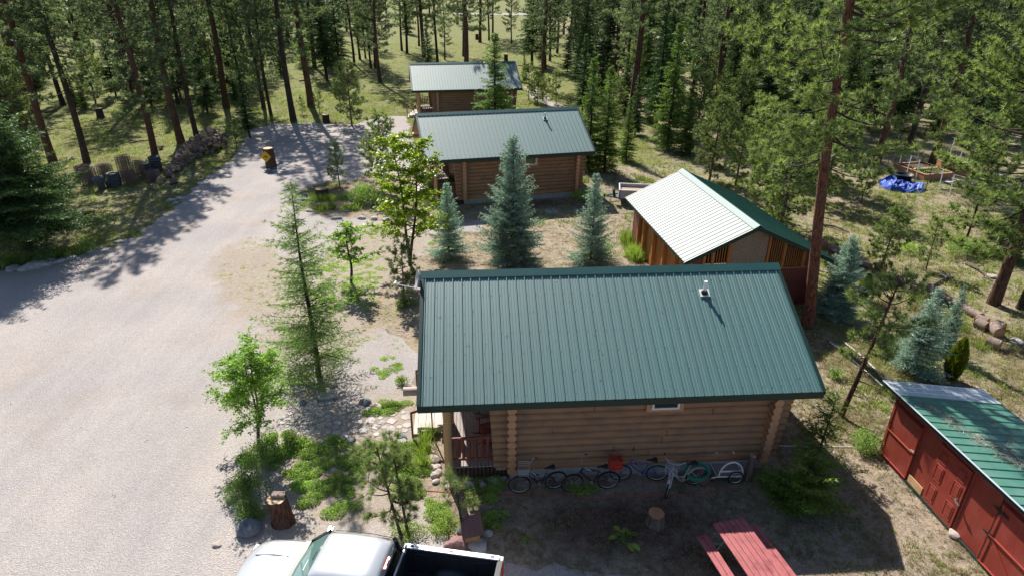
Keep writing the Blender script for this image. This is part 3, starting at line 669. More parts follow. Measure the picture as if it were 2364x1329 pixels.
b = MB(); loft(b, [prof(.03, .97, .42, 1.12, 0), prof(1.2, .98, .42, 1.13, 0), prof(2.0, .98, .42, 1.13, .01), prof(2.25, .97, .42, 1.12, .03), prof(2.8, .965, .42, 1.10, .045, .11), prof(3.3, .95, .44, 1.05, .05, .13), prof(3.6, .90, .46, .97, .05, .15), prof(3.78, .82, .5, .86, .03, .14), prof(3.86, .76, .55, .74, .0, .1)])
b.build('body', M['paint'], t, True)
b = MB(); loft(b, [prof(.08, .66, 1.55, 1.79, .02, .10, .0), prof(.16, .72, 1.5, 1.865, .03, .13, 0), prof(.5, .735, 1.5, 1.89, .035, .14, 0), prof(1.1, .735, 1.5, 1.89, .035, .14, 0), prof(1.45, .72, 1.5, 1.865, .03, .13, 0), prof(1.62, .69, 1.52, 1.82, .02, .1, 0), prof(1.68, .66, 1.55, 1.78, .01, .08, 0)])
b.build('roof', M['paint'], t, True)
def quadp(mb, P_, th=.01, mi=0):
    P_ = [Vector(p) for p in P_]; n = (P_[1] - P_[0]).cross(P_[2] - P_[0]).normalized() * th
    mb.add([*P_, *[p - n for p in P_]], [(0, 1, 2, 3), (7, 6, 5, 4), (0, 4, 5, 1), (1, 5, 6, 2), (2, 6, 7, 3), (3, 7, 4, 0)], mi)
b = MB(); rows = []
for s_ in range(7):
    k = s_ / 6; rows.append([(1.66 + k * .62 + .06 * (1 - (y) ** 2) * (0.3 + k), y * (.64 + .22 * k), 1.80 - .66 * k) for y in np.linspace(-1, 1, 9)])
loft(b, rows, 0, False); b.build('windshield', M['wglass'], t, True)
b = MB(); quadp(b, [(.10, -.62, 1.74), (.10, .62, 1.74), (.03, .80, 1.16), (.03, -.80, 1.16)]); b.build('rear_window', M['blackpaint'], t)
for s_ in (-1, 1):
    b = MB(); quadp(b, [(.16, s_ * .73, 1.72), (1.6, s_ * .72, 1.72), (2.2, s_ * .93, 1.16), (.1, s_ * .95, 1.16)]); b.build('side_window', M['blackpaint'], t)
    b = MB(); b.tube([(1.66, s_ * .66, 1.80), (2.28, s_ * .88, 1.14)], .045, 8); b.build('windshield_pillar', M['blackpaint'], t, True); b = MB(); b.tube([(.10, s_ * .68, 1.78), (.04, s_ * .9, 1.14)], .07, 8); b.build('pillar', M['blackpaint'], t, True)
    b = MB(); b.box((1.95, s_ * 1.12, 1.24), (.11, .26, .20)); m_ = b.build('side_mirror', M['paint'], t, bevel=.035, seg=3)
    b = MB(); b.beam((2.0, s_ * .95, 1.16), (1.97, s_ * 1.05, 1.2), .05, .05); b.build('mirror_arm', M['blackpl'], m_)
    b = MB(); b.box((1.885, s_ * 1.12, 1.24), (.012, .21, .15)); b.build('mirror_glass', M['chrome'], m_)
    b = MB(); b.box((3.66, s_ * .66, .80), (.22, .26, .17)); b.build('headlight', M['clearlens'], t, bevel=.03)
    b = MB(); b.box((-2.36, s_ * .92, 1.08), (.12, .15, .46)); b.build('tail_light', M['redlens'], t, bevel=.02)
    b = MB(); b.box((-2.345, s_ * .93, 1.30), (.14, .14, .10)); b.build('tail_light_lens', M['clearlens'], t, bevel=.02)
    b = MB(); b.beam((2.30, s_ * .1 + .1, 1.175), (2.12, s_ * .45 + .2, 1.33), .025, .03); b.build('wiper', M['blackpl'], t)
    for x in (2.95, -1.2):
        b = MB(); b.T = Matrix.Translation((x, s_ * .86, .38)) @ Matrix.Rotation(R(90), 4, 'X')
        b.lathe([(.22, -.12), (.34, -.12), (.38, -.08), (.38, .08), (.34, .12), (.22, .12)], 28); wh = b.build('wheel', M['rubber'], t, True)
        b = MB(); b.T = Matrix.Translation((x, s_ * .86, .38)) @ Matrix.Rotation(R(90), 4, 'X'); b.lathe([(.0, .09), (.1, .1), (.2, .06), (.23, .11), (.23, -.11), (.1, -.1), (0, -.09)], 20); b.build('rim', M['chrome'], wh, True)
b = MB(); b.beam((2.36, -.85, 1.15), (2.36, .85, 1.15), .13, .04); b.build('cowl', M['blackpl'], t)
b = MB(); b.box((1.93, .12, 1.5), (.03, .30, .09)); b.build('dash_card', M['white'], t); b = MB(); b.box((1.75, 0, 1.72), (.02, .22, .07)); b.build('mirror_inside', M['rubber'], t)
b = MB(); b.box((.055, 0, 1.80), (.05, .36, .05)); lb_ = b.build('brake_light', M['redlens'], t, bevel=.008)
b = MB()
for s_ in (-.12, .12): b.box((.045, s_, 1.80), (.05, .08, .035))
b.build('cargo_lamp', M['clearlens'], lb_)
for s_ in (-1, 1): b = MB(); b.tube([(.16, s_ * .655, 1.868), (.6, s_ * .665, 1.895), (1.1, s_ * .665, 1.895), (1.5, s_ * .65, 1.868)], .008, 5); b.build('roof_seam', M['blackpl'], t)
b = MB(); b.tube([(2.42, -.86, 1.125), (3.1, -.84, 1.09), (3.5, -.80, 1.02), (3.66, -.5, .995), (3.70, 0, 1.01), (3.66, .5, .995), (3.5, .80, 1.02), (3.1, .84, 1.09), (2.42, .86, 1.125)], .006, 5); b.build('hood_gap', M['blackpl'], t)
for s_ in (-1, 1): b = MB(); b.tube([(2.5, s_ * .35, 1.158), (3.0, s_ * .36, 1.142), (3.5, s_ * .34, 1.06)], .016, 6); b.build('hood_crease', M['paint'], t, True)
# bed
b = MB()
for s_ in (-1, 1):
    b.box((-1.18, s_ * .925, .93), (2.28, .09, .86)); b.box((-1.18, s_ * .905, 1.375), (2.30, .14, .035))
b.box((-.06, 0, .93), (.05, 1.75, .86)); bd = b.build('bed', M['paint'], t, bevel=.012)
b = MB(); b.box((-2.35, 0, .93), (.06, 1.70, .84)); tg = b.build('tailgate', M['paint'], t, bevel=.015)
b = MB(); b.box((-2.36, 0, 1.365), (.10, 1.68, .03)); b.build('tailgate_cap', M['blackpl'], tg)
b = MB(); b.box((-1.19, 0, .62), (2.24, 1.74, .04))
for i in range(13): b.box((-1.19, -.78 + i * .13, .648), (2.2, .05, .022))
for s_ in (-1, 1):
    b.box((-1.19, s_ * .855, 1.0), (2.22, .03, .72))
    for x in (-.5, -1.2, -1.95): b.box((x, s_ * .83, 1.22), (.34, .03, .08)); b.box((x + .2, s_ * .83, .95), (.06, .04, .5))
b.box((-.10, 0, 1.0), (.03, 1.7, .72)); b.box((-2.30, 0, 1.0), (.03, 1.68, .72))
ln = b.build('bed_liner', M['liner'], t, bevel=.008)
for s_ in (-1, 1):
    b = MB(); arc = [(-1.2 + .50 * math.cos(a), .63 + .31 * math.sin(a)) for a in np.linspace(0, math.pi, 14)]
    rows = [[(x, s_ * .86, z) for x, z in arc], [(x, s_ * .62, z) for x, z in arc], [(-1.2 + (x + 1.2) * .9, s_ * .58, .63 + (z - .63) * .9) for x, z in arc]]
    loft(b, rows, 0, False); b.add([(x * 1.0, s_ * .58, z) for x, z in [(-1.2 + (x + 1.2) * .9, .63 + (z - .63) * .9) for x, z in arc]], [tuple(range(14))]); b.build('wheel_housing', M['liner'], ln, True)
b = MB()
for s_ in (-1, 1):
    for x in (-.22, -1.18, -2.16): b.box((x, s_ * .905, 1.394), (.085, .05, .006))
b.build('stake_pockets', M['blackpl'], bd)
b = MB(); b.box((3.72, 0, .52), (.2, 1.75, .2)); b.box((-2.47, 0, .55), (.16, 1.8, .14)); b.build('bumper', M['chrome'], t, bevel=.03)

# ---------------------------------------------------------------- bicycles
def bicycle(label, fb, rb, fcol, step=False, basket=False, steer=0.0, lean=6, bars='cruiser', rad=.335):
    """fb, rb ground points of the front and rear wheel"""
    fb, rb = Vector(fb), Vector(rb); d = (fb - rb); ang = math.atan2(d.y, d.x); Lw = 1.08
    mid = (fb + rb) / 2
    t = thing('bicycle', label, 'bicycle', mid, ang, 'bicycles leaning along the cabin wall')
    Q = Matrix.Rotation(R(lean), 4, 'X')
    S = lambda x, y, z: Q @ Vector((x, y, z))
    xr, xf = -Lw / 2, Lw / 2
    fm = mat('frame ' + label[:12], fcol, rough=.3, metal=.35, spec=.6)
    head_t, head_b = (xf - .28, 0, .86), (xf - .24, 0, .72); bb = (xr + .43, 0, .28); st_t = (xr + .30, 0, .72)
    f = MB(); f.T = Q
    f.tube([bb, st_t], .018, 8)
    if step:
        f.tube([head_t, (xf - .4, 0, .70), (xr + .62, 0, .45), (xr + .36, 0, .42)], .018, 8); f.tube([head_b, (xf - .42, 0, .5), (bb[0] + .12, 0, .32), bb], .02, 8)
    else:
        f.tube([head_t, (xf - .52, 0, .80), st_t], .018, 8); f.tube([head_b, (xf - .42, 0, .5), bb], .021, 8)
    f.tube([head_t, head_b], .024, 8)
    for s_ in (-.05, .05): f.tube([(xr, s_, rad), bb], .01, 6); f.tube([(xr, s_, rad), st_t], .009, 6)
    f.build('frame', fm, t, True)
    # front assembly steers about the head
    SF = Q @ Matrix.Translation((xf - .26, 0, 0)) @ Matrix.Rotation(R(steer), 4, 'Z') @ Matrix.Translation((-(xf - .26), 0, 0))
    f = MB(); f.T = SF
    for s_ in (-.05, .05): f.tube([(xf, s_, rad), (xf - .16, s_, .62), (xf - .23, s_ * .8, .72)], .012, 6)
    f.tube([(xf - .25, 0, .72), (xf - .30, 0, .98)], .014, 6); f.build('fork', fm, t, True)
    f = MB(); f.T = SF
    if bars == 'cruiser': P_ = [(xf - .52, -.33, 1.06), (xf - .38, -.30, 1.08), (xf - .27, -.14, 1.02), (xf - .28, 0, .97), (xf - .27, .14, 1.02), (xf - .38, .30, 1.08), (xf - .52, .33, 1.06)]
    else: P_ = [(xf - .36, -.32, 1.04), (xf - .30, -.12, 1.0), (xf - .29, 0, .99), (xf - .30, .12, 1.0), (xf - .36, .32, 1.04)]
    f.tube(P_, .012, 8); hb = f.build('handlebar', M['chrome'], t, True)
    f = MB(); f.T = SF
    for s_ in (-1, 1):
        e = Vector(P_[0]) if s_ < 0 else Vector(P_[-1]); i_ = Vector(P_[1]) if s_ < 0 else Vector(P_[-2]); f.tube([e, e + (i_ - e) * .8 / max((i_ - e).length / .13, 1)], .019, 8)
    f.build('grips', M['rubber'], hb, True)
    f = MB(); f.T = Q; f.tube([st_t, (xr + .25, 0, .86)], .013, 6, 1)
    vs_ = []; 
    for i, (x, w, z) in enumerate([(.15, .02, .90), (.08, .03, .915), (0, .055, .915), (-.08, .10, .92), (-.13, .11, .925), (-.16, .07, .92)]):
        for k in range(10): an = 2 * math.pi * k / 10; vs_.append((xr + .22 + x, w * math.cos(an), z + .028 * math.sin(an) - .02))
    f.add(vs_, [(i * 10 + k, i * 10 + (k + 1) % 10, (i + 1) * 10 + (k + 1) % 10, (i + 1) * 10 + k) for i in range(5) for k in range(10)] + [tuple(range(9, -1, -1)), tuple(50 + k for k in range(10))], 0)
    f.build('saddle', [M['rubber'], M['chrome']], t, True)
    for nm, x, T_ in (('front', xf, SF), ('rear', xr, Q)):
        w = MB(); w.T = T_; w.tube([(x + (rad - .022) * math.cos(a), 0, rad + (rad - .022) * math.sin(a)) for a in np.linspace(0, 2 * math.pi, 33)[:-1]], .024, 8, closed=True)
        wh = w.build('wheel', M['rubber'], t, True)
        w = MB(); w.T = T_; w.tube([(x + (rad - .05) * math.cos(a), 0, rad + (rad - .05) * math.sin(a)) for a in np.linspace(0, 2 * math.pi, 33)[:-1]], .012, 6, closed=True); w.build('rim', M['chrome'], wh, True)
        w = MB(); w.T = T_; w.tube([(x, -.045, rad), (x, .045, rad)], .022, 8)
        for k in range(20): a = 2 * math.pi * k / 20; s_ = .03 * (-1) ** k; w.tube([(x, s_, rad), (x + (rad - .05) * math.cos(a), 0, rad + (rad - .05) * math.sin(a))], .0022, 3, 0, False)
        w.build('spokes', M['chrome'], wh)
        w = MB(); w.T = T_
        if bars == 'cruiser':
            aa = np.linspace(R(25 if nm == 'rear' else 60), R(200 if nm == 'rear' else 150), 12)
            loft(w, [[(x + rr_ * math.cos(a), y_, rad + rr_ * math.sin(a)) for y_, rr_ in ((-.035, rad + .005), (0, rad + .022), (.035, rad + .005))] for a in aa], 0, False); w.build('fender', fm, t, True)
    f = MB(); f.T = Q; f.T = Q @ Matrix.Translation((bb[0], -.05, bb[2])) @ Matrix.Rotation(R(90), 4, 'X'); f.lathe([(0, 0), (.095, 0), (.095, .006), (0, .008)], 20); f.T = Q
    f.beam((bb[0], -.06, bb[2]), (bb[0] - .1, -.07, bb[2] - .13), .02, .02, 0, (0, 1, 0)); f.beam((bb[0], .06, bb[2]), (bb[0] + .1, .07, bb[2] + .13), .02, .02, 0, (0, 1, 0))
    f.box((bb[0] - .1, -.12, bb[2] - .13), (.09, .09, .02)); f.box((bb[0] + .1, .12, bb[2] + .13), (.09, .09, .02)); f.build('crankset', M['chrome'], t)
    f = MB(); f.T = Q; f.beam((bb[0] - .02, -.03, .2), (bb[0] - .1, -.2, -.0), .015, .015); f.build('kickstand', M['chrome'], t)
    if basket:
        f = MB(); f.T = SF; bx, bz = xf - .10, .84
        for z in (0, .08, .16, .24):
            s_ = .13 + z * .12; P_ = [(bx - s_, -.16 - z * .1, bz + z), (bx + s_, -.16 - z * .1, bz + z), (bx + s_, .16 + z * .1, bz + z), (bx - s_, .16 + z * .1, bz + z)]; f.tube(P_, .005, 4, closed=True)
        for k in range(9):
            for sg in (-1, 1):
                u = -.13 + k * .0325; f.tube([(bx + u, sg * .16, bz), (bx + u * 1.2, sg * .184, bz + .24)], .0035, 3, 0, False)
                v = -.16 + k * .04; f.tube([(bx + sg * .13, v, bz), (bx + sg * .159, v * 1.15, bz + .24)], .0035, 3, 0, False)
            f.tube([(bx - .13, -.16 + k * .04, bz), (bx + .13, -.16 + k * .04, bz)], .0035, 3, 0, False)
        f.build('basket', M['chrome'], t)
    return t
bicycle('blue step-through bicycle with wire basket, leftmost by the wall', G(1196, 1141), G(1285, 1126), (.012, .018, .06), True, True, -12, -4)
bicycle('dark cruiser bicycle with the red crate over its rear wheel', G(1312, 1131), G(1409, 1126), (.016, .018, .03), False, False, 8, -4)
bicycle('silver and blue bicycle half hidden behind the red crate', G(1428, 1106), G(1516, 1108), (.05, .09, .42), False, False, 0, -8, bars='flat')
bicycle('silver bicycle with small basket and turned front wheel', G(1522, 1133), G(1606, 1117), (.5, .5, .48), True, True, 50, -3)
# red crate
cp = G(1421, 1066, .82); t = thing('milk_crate', 'red plastic crate on the rear of the dark cruiser bicycle', 'crate', (cp.x, cp.y, .66), R(4))
M['redpl'] = mat('red plastic', (.5, .045, .03), (.58, .06, .04), 6, .45)
b = MB()
for s_ in (-1, 1):
    for z in (.01, .15, .29): b.box((0, s_ * .16, z), (.36, .012, .035)); b.box((s_ * .175, 0, z), (.012, .32, .035))
    for k in range(8): b.beam((-.17 + k * .045, s_ * .16, 0), (-.17 + k * .045 + .03, s_ * .16, .3), .012, .010); b.beam((-.14 + k * .045, s_ * .16, 0), (-.17 + k * .045, s_ * .16, .3), .012, .010)
    for k in range(7): b.beam((s_ * .175, -.15 + k * .045, 0), (s_ * .175, -.15 + k * .045 + .03, .3), .010, .012); b.beam((s_ * .175, -.12 + k * .045, 0), (s_ * .175, -.15 + k * .045, .3), .010, .012)
b.build('walls', M['redpl'], t)
b = MB()
for k in range(8): b.box((-.16 + k * .045, 0, .0), (.018, .31, .01)); b.box((0, -.14 + k * .04, .011), (.34, .015, .01))
b.build('bottom', M['redpl'], t)
# bike trailer
q = G(1680, 1112); t = thing('bike_trailer', 'white framed bicycle trailer with two hoops beside the cabin wall', 'bike trailer', q, R(3))
b = MB(); b.tube([(-.85, 0, .12), (-.35, .0, .22), (.45, 0, .22)], .02, 8); b.tube([(-.35, .62, .22), (.45, .62, .22)], .02, 8)
for x in (-.35, .05, .45): b.tube([(x, 0, .22), (x, .62, .22)], .018, 8)
b.build('frame', M['white'], t, True)
for y in (0, .62):
    b = MB(); b.tube([(.05 - .36 * math.cos(a), y, .24 + .52 * math.sin(a)) for a in np.linspace(0, math.pi, 15)], .024, 8); b.beam((-.3, y, .42), (.4, y, .42), .03, .05); b.build('hoop', M['white'], t, True)
b = MB(); b.box((.05, .31, .235), (.74, .56, .02)); b.build('tray', mat('grey trailer tray', (.3, .24, .22), rough=.7), t)
for y in (-.08, .70):
    w = MB(); w.T = Matrix.Translation((.18, y, .24)); w.tube([(.215 * math.cos(a), 0, .215 * math.sin(a)) for a in np.linspace(0, 2 * math.pi, 25)[:-1]], .024, 8, closed=True); wh = w.build('wheel', M['rubber'], t, True)
    w = MB(); w.T = Matrix.Translation((.18, y, .24)); w.tube([(.185 * math.cos(a), 0, .185 * math.sin(a)) for a in np.linspace(0, 2 * math.pi, 25)[:-1]], .01, 6, closed=True)
    for k in range(14): a = 2 * math.pi * k / 14; w.tube([(0, 0, 0), (.185 * math.cos(a), 0, .185 * math.sin(a))], .003, 3, 0, False)
    w.build('rim', M['chrome'], wh)
# hose
q = CP(8.05, -3.72, .0); M['hose'] = mat('green hose', (.01, .19, .115), (.015, .24, .15), 8, .4, spec=.5)
b = MB(); rr = random.Random(4); P_ = []
for k in range(150):
    a = k * 2 * math.pi / 16; w_ = .30 + .05 * math.sin(k * .37) + rr.uniform(-.01, .01)
    P_.append((q.x + w_ * 1.15 * math.cos(a), q.y - .12 + w_ * .55 * math.sin(a), .42 + w_ * .55 * math.sin(a) + .06 * math.sin(k * .9) + .0006 * k))
b.tube(P_, .013, 6); h_ = b.build('garden_hose', M['hose'], None, True); tag(h_, 'green garden hose coiled behind the bicycle trailer', 'hose')
q = CP(8.25, -3.8, 0); t = thing('hose_pot', 'dull red plastic pot inside the green hose coil', 'pot', q)
b = MB(); b.lathe([(.16, .0), (.22, .32), (.25, .34), (.24, .36), (.2, .33), (.15, .03), (0, .03)], 20); b.build('pot', mat('dull terracotta', (.22, .09, .07), rough=.7), t, True)
b = MB(); b.tube([(0, 0, 0), (.0, 0, .45), (.02, 0, .92)], [.10, .105, .095], 12, 0, True, 1); b.v = [tuple(Vector(v) + CP(9.62, -3.78)) for v in b.v]; tag(b.build('standing_post', [M['barkgy'], M['cut']], None, True), 'short grey wooden post leaning at the cabin corner', 'post')
# ---------------------------------------------------------------- picnic table
p0 = (G(1643, 1207, .75) + G(1719, 1194, .75)) / 2; p1 = (G(1725, 1329, .75) + G(1820, 1329, .75)) / 2
d = (p1 - p0); ang = math.atan2(d.y, d.x)
t = thing('picnic_table', 'red plank picnic table half in the cabin shadow', 'picnic table', (p0.x, p0.y, 0), ang)
TL = 2.45
b = MB()
for i in range(6): b.box((TL / 2, -.375 + i * .15, .735), (TL, .138, .036))
b.build('tabletop', M['redtable'], t, bevel=.004)
for s_ in (-1, 1):
    b = MB()
    for i in range(2 if s_ < 0 else 2): b.box((TL / 2 + .05, s_ * (.66 + i * .155), .44), (TL, .14, .036))
    b.build('bench', M['redtable'], t, bevel=.004)
M['gtube'] = mat('grey green steel tube', (.2, .25, .24), rough=.5, metal=.3)
for x in (.35, TL - .35):
    for s_ in (-1, 1):
        b = MB(); b.tube([(x, s_ * .08, .70), (x, s_ * .30, .40), (x, s_ * .52, .03), (x, s_ * .60, .02)], .022, 8); b.build('leg', M['gtube'], t, True)
    b = MB(); b.tube([(x, -.82, .41), (x, .82, .41)], .022, 8); b.tube([(x, -.4, .70), (x, .4, .70)], .02, 8); b.build('cross_tube', M['gtube'], t, True)

# ---------------------------------------------------------------- stumps, signs, birdhouse, rocks
def rockmesh(seed, sx, sy, sz, sub=2, jag=.22):
    import bmesh
    bm = bmesh.new(); bmesh.ops.create_icosphere(bm, subdivisions=sub, radius=.5)
    rr = np.random.default_rng(seed); pl = rr.normal(size=(9, 3)); pl /= np.linalg.norm(pl, axis=1)[:, None]; dd = rr.uniform(.30, .46, 9)
    for v in bm.verts:
        c = np.array(v.co)
        for n_, d_ in zip(pl, dd):
            e = c @ n_
            if e > d_: c = c - n_ * (e - d_) * .85
        c *= 1 + rr.uniform(-.03, .03); c[2] += .18
        v.co = (c[0] * sx, c[1] * sy, max(c[2] * sz, -.04))
    return bm
def rock(px, py, s, m, label, seed, hgt=.7, asp=1.2, rz=0, group=None, name='rock'):
    bm = rockmesh(seed, s * asp, s, s * hgt, 3 if s > .35 else 2)
    me = bpy.data.meshes.new(name); bm.to_mesh(me); bm.free(); me.materials.append(m); 
    o = link(me, name); q = G(px, py); o.location = (q.x, q.y, 0); o.rotation_euler = (0, 0, rz)
    return tag(o, label, 'rock', group)
rock(576, 1222, .66, M['rockdk'], 'large blue grey boulder below the shrub at the drive edge', 1, .75, 1.15)
rock(1053, 1262, .62, M['rockred'], 'purple red boulder in front of the birdhouse', 2, .75, 1.1)
rock(1102, 1265, .50, M['rock'], 'pale grey boulder at the right foot of the birdhouse', 3, .7, 1.25)
rock(2208, 1235, .42, M['rockwarm'], 'rounded pinkish rock at the shed wall', 4, .6, 1.3)
rock(843, 930, .38, M['rockdk'], 'dark angular rock near the porch steps', 5, .7, 1.2)
rock(870, 937, .36, M['rockwarm'], 'flat pale rock right of the dark angular rock', 6, .35, 1.5)
rock(755, 917, .55, M['rock'], 'grey rock at the edge of the flagstones under the larch', 7, .5, 1.4)
rock(500, 1258, .22, M['rockwarm'], 'small brown stone lying alone on the gravel', 8, .6, 1.4)
rock(2115, 735, .35, M['rockdk'], 'dark rock in the grass beyond the log border', 9, .5, 1.3)
rock(2180, 640, .5, M['rockdk'], 'dark flat rock in the meadow right of the saplings', 10, .35, 1.4)
for i, (x, y, s) in enumerate([(100, 612, .7), (78, 618, .9), (30, 622, .6), (115, 605, .5), (140, 605, .55), (165, 597, .5), (48, 622, .45), (207, 583, .35), (230, 575, .35)]):
    rock(x, y, s, M['rock'], 'pale stone in the row edging the flower bed under the left fir', 20 + i, .5, 1.5, i, 'stones edging the left flower bed')
for i, (x, y, s) in enumerate([(702, 462, .45), (706, 450, .35), (715, 488, .42), (773, 505, .42), (784, 505, .36), (835, 505, .45), (863, 507, .5), (892, 508, .45), (812, 464, .5), (770, 480, .3), (800, 488, .3), (845, 463, .35), (757, 457, .3)]):
    rock(x, y, s, M['rock'] if i % 4 else M['rockdk'], 'stone in the ring round the iris garden island', 40 + i, .55, 1.3, i * 1.3, 'stones around the garden island')
for i, (x, y, s) in enumerate([(612, 388, .4), (618, 393, .35), (638, 380, .45), (650, 379, .5), (658, 381, .4), (650, 387, .5), (640, 390, .45), (636, 396, .35), (655, 391, .3), (622, 398, .4), (615, 384, .3)]):
    rock(x, y, s * 1.35, M['rock'] if i % 3 else M['rockdk'], 'light stone piled round the sign stump', 60 + i, .4, 1.4, i, 'stones around the sign stump')
for i, (x, y, s) in enumerate([(1000, 1062, .40), (1008, 1082, .32), (1004, 1098, .28), (998, 1048, .25), (1006, 1112, .22), (1012, 1090, .25), (998, 1078, .22), (1055, 1110, .28), (1085, 1118, .3), (1142, 1112, .3), (1160, 1105, .22), (1115, 1120, .25)]):
    rock(x, y, s, M['rockwarm'] if i < 7 else M['rock'], 'rounded stone along the foot of the near porch', 80 + i, .7, 1.2, i, 'stones at the foot of the near porch')
for i, (x, y, s) in enumerate([(1065, 1225, .28), (1128, 1232, .25), (930, 1010, .3), (928, 1020, .3), (810, 1018, .3), (795, 1010, .28), (700, 930, .3), (770, 890, .3)]):
    rock(x, y, s, M['rock'] if i % 2 else M['rockdk'], 'small loose stone in the near garden beds', 100 + i, .6, 1.2, i, 'loose stones in the near garden')
for i, (x, y, s) in enumerate([(2176, 1163, .35), (2190, 1183, .4), (2160, 1140, .3), (2150, 1128, .22)]):
    rock(x, y, s, M['rockwarm'], 'flat pale stone laid along the shed base', 110 + i, .2, 1.5, i, 'flat stones along the shed')
for i, (x, y, s) in enumerate([(415, 460, .5), (395, 465, .55), (405, 470, .4), (275, 560, .45), (437, 402, .4), (455, 404, .3)]):
    rock(x, y, s, M['rock'], 'light stone at the left edge of the gravel drive', 120 + i, .5, 1.4, i, 'stones on the left drive edge')
for i, (x, y, s) in enumerate([(2290, 640, .5), (2130, 665, .3), (2100, 640, .4), (2070, 650, .3), (1980, 640, .4), (2250, 720, .3), (2205, 700, .3), (2345, 790, .5)]):
    rock(x, y, s, M['rock'] if i % 2 else M['rockwarm'], 'stone lying in the dry grass beyond the log border', 130 + i, .4, 1.4, i, 'stones in the right meadow')
# flagstones (each a stone)
def inpoly(x, y, P_):
    c = False; j = len(P_) - 1
    for i in range(len(P_)):
        if (P_[i][1] > y) != (P_[j][1] > y) and x < (P_[j][0] - P_[i][0]) * (y - P_[i][1]) / (P_[j][1] - P_[i][1]) + P_[i][0]: c = not c
        j = i
    return c
fp = [tuple(G(*q)[:2]) for q in [(650, 960), (700, 925), (800, 925), (870, 945), (935, 950), (945, 990), (900, 1010), (830, 1000), (740, 1000), (655, 985)]]
rr = random.Random(12); stones = []; tries = 0
while len(stones) < 190 and tries < 20000:
    tries += 1; x, y = rr.uniform(-8, -2.2), rr.uniform(14, 19.5); r_ = rr.uniform(.11, .22)
    if inpoly(x, y, fp) and all((x - a) ** 2 + (y - b_) ** 2 > ((r_ + c) * .80) ** 2 for a, b_, c in stones): stones.append((x, y, r_))
for i, (x, y, r_) in enumerate(stones):
    n = rr.randint(4, 6); P_ = [(x + r_ * rr.uniform(.8, 1.05) * math.cos(2 * math.pi * k / n + i), y + r_ * rr.uniform(.8, 1.05) * math.sin(2 * math.pi * k / n + i)) for k in range(n)]
    b = MB(); h_ = rr.uniform(.012, .024); b.add([(*q, 0.0) for q in P_] + [(x + (q[0] - x) * .94, y + (q[1] - y) * .94, h_) for q in P_], [tuple(n + k for k in range(n))] + [(k, (k + 1) % n, n + (k + 1) % n, n + k) for k in range(n)])
    tag(b.build('flagstone', M['flag']), 'irregular pale flagstone in the walk to the near porch steps', 'flagstone', 'flagstones of the walk to the near porch')
def stump(px, py, r, h, label, face, lean=(0, 0), m='bark', name='tree_stump', rough_top=0):
    q = G(px, py); t = thing(name, label, 'stump', q)
    b = MB(); rr = random.Random(int(px)); seg = 26; vs_ = []; lv = [(0, 1.25), (.12, 1.08), (.5, 1.0), (1, .98)]
    wob = [rr.uniform(.9, 1.08) for _ in range(seg)]
    for k_, s_ in lv:
        for k in range(seg): a = 2 * math.pi * k / seg; vs_.append((lean[0] * k_ + r * s_ * wob[k] * math.cos(a), lean[1] * k_ + r * s_ * wob[k] * math.sin(a), h * k_))
    b.add(vs_, [(i * seg + k, i * seg + (k + 1) % seg, (i + 1) * seg + (k + 1) % seg, (i + 1) * seg + k) for i in range(3) for k in range(seg)]); b.build('bark', M[m], t, True)
    b = MB(); b.add([(lean[0] + (x - lean[0]) * .96, lean[1] + (y - lean[1]) * .96, z + .004) for x, y, z in vs_[-seg:]], [tuple(range(seg))]); b.build('cut_face', M[face], t)
    return t
stump(1513, 1205, .24, .34, 'low freshly cut stump with orange face in the shaded yard', 'cutred', m='barkgy')
s_ = stump(655, 1203, .26, .80, 'tall red-barked stump between the shrub and green ground cover', 'cut', (-.1, .05))
b = MB(); b.box((-.06, .14, .85), (.38, .2, .09)); b.build('broken_rim', M['logbark'], s_, bevel=.03)
stump(742, 448, .42, .38, 'pale-topped low stump in the garden island', 'cut')
for i, (x, y, h_) in enumerate([(1215, 165, 1.2), (1243, 180, 1.0), (1168, 142, 1.2), (1101, 92, 1.3), (233, 273, 1.0), (753, 283, .8)]):
    stump(x, y, .35, h_, ['tall grey stump right of the far cabin roof', 'short grey stump beside the forest path', 'mossy stump behind the far cabin fir', 'broken stump left of the red trunk in the far meadow', 'black stump in the left meadow shade', 'charred stump right of the young pine by the drive'][i], 'cut', m='barkdk')
s_ = stump(627, 388, .40, 1.55, 'upright log stump with a yellow diamond sign in the drive', 'cut', (-.05, 0))
s_.name = 'sign_stump'; q = s_.location
t = thing('warning_sign', 'yellow diamond warning sign with black pictogram nailed to the stump', 'sign', (q.x - .16, q.y - .42, .98), R(-3))
M['yellow'] = mat('sign yellow', (.62, .36, .015), rough=.4); M['black'] = mat('sign black', (.015, .014, .012), rough=.5)
b = MB(); b.T = Matrix.Rotation(R(-4), 4, 'X') @ Matrix.Rotation(R(45), 4, 'Y'); b.box((0, 0, 0), (.62, .012, .62)); b.build('panel', M['yellow'], t, bevel=.004)
b = MB(); b.T = Matrix.Rotation(R(-4), 4, 'X'); b.box((0, -.010, -.03), (.46, .006, .025)); b.box((.06, -.010, .015), (.2, .006, .05)); b.box((-.07, -.010, .0), (.1, .006, .035)); b.box((.02, -.010, .05), (.06, .006, .04)); b.box((-.10, -.010, .07), (.05, .006, .025))
for x in (-.14, -.04, .06, .15): b.tube([(x, -.007, -.01), (x, -.014, -.01)], .022, 8)
b.box((0, -.010, -.15), (.18, .006, .022)); b.box((0, -.010, .20), (.09, .006, .02)); b.box((0, -.010, -.21), (.05, .006, .02)); b.build('pictogram', M['black'], t)
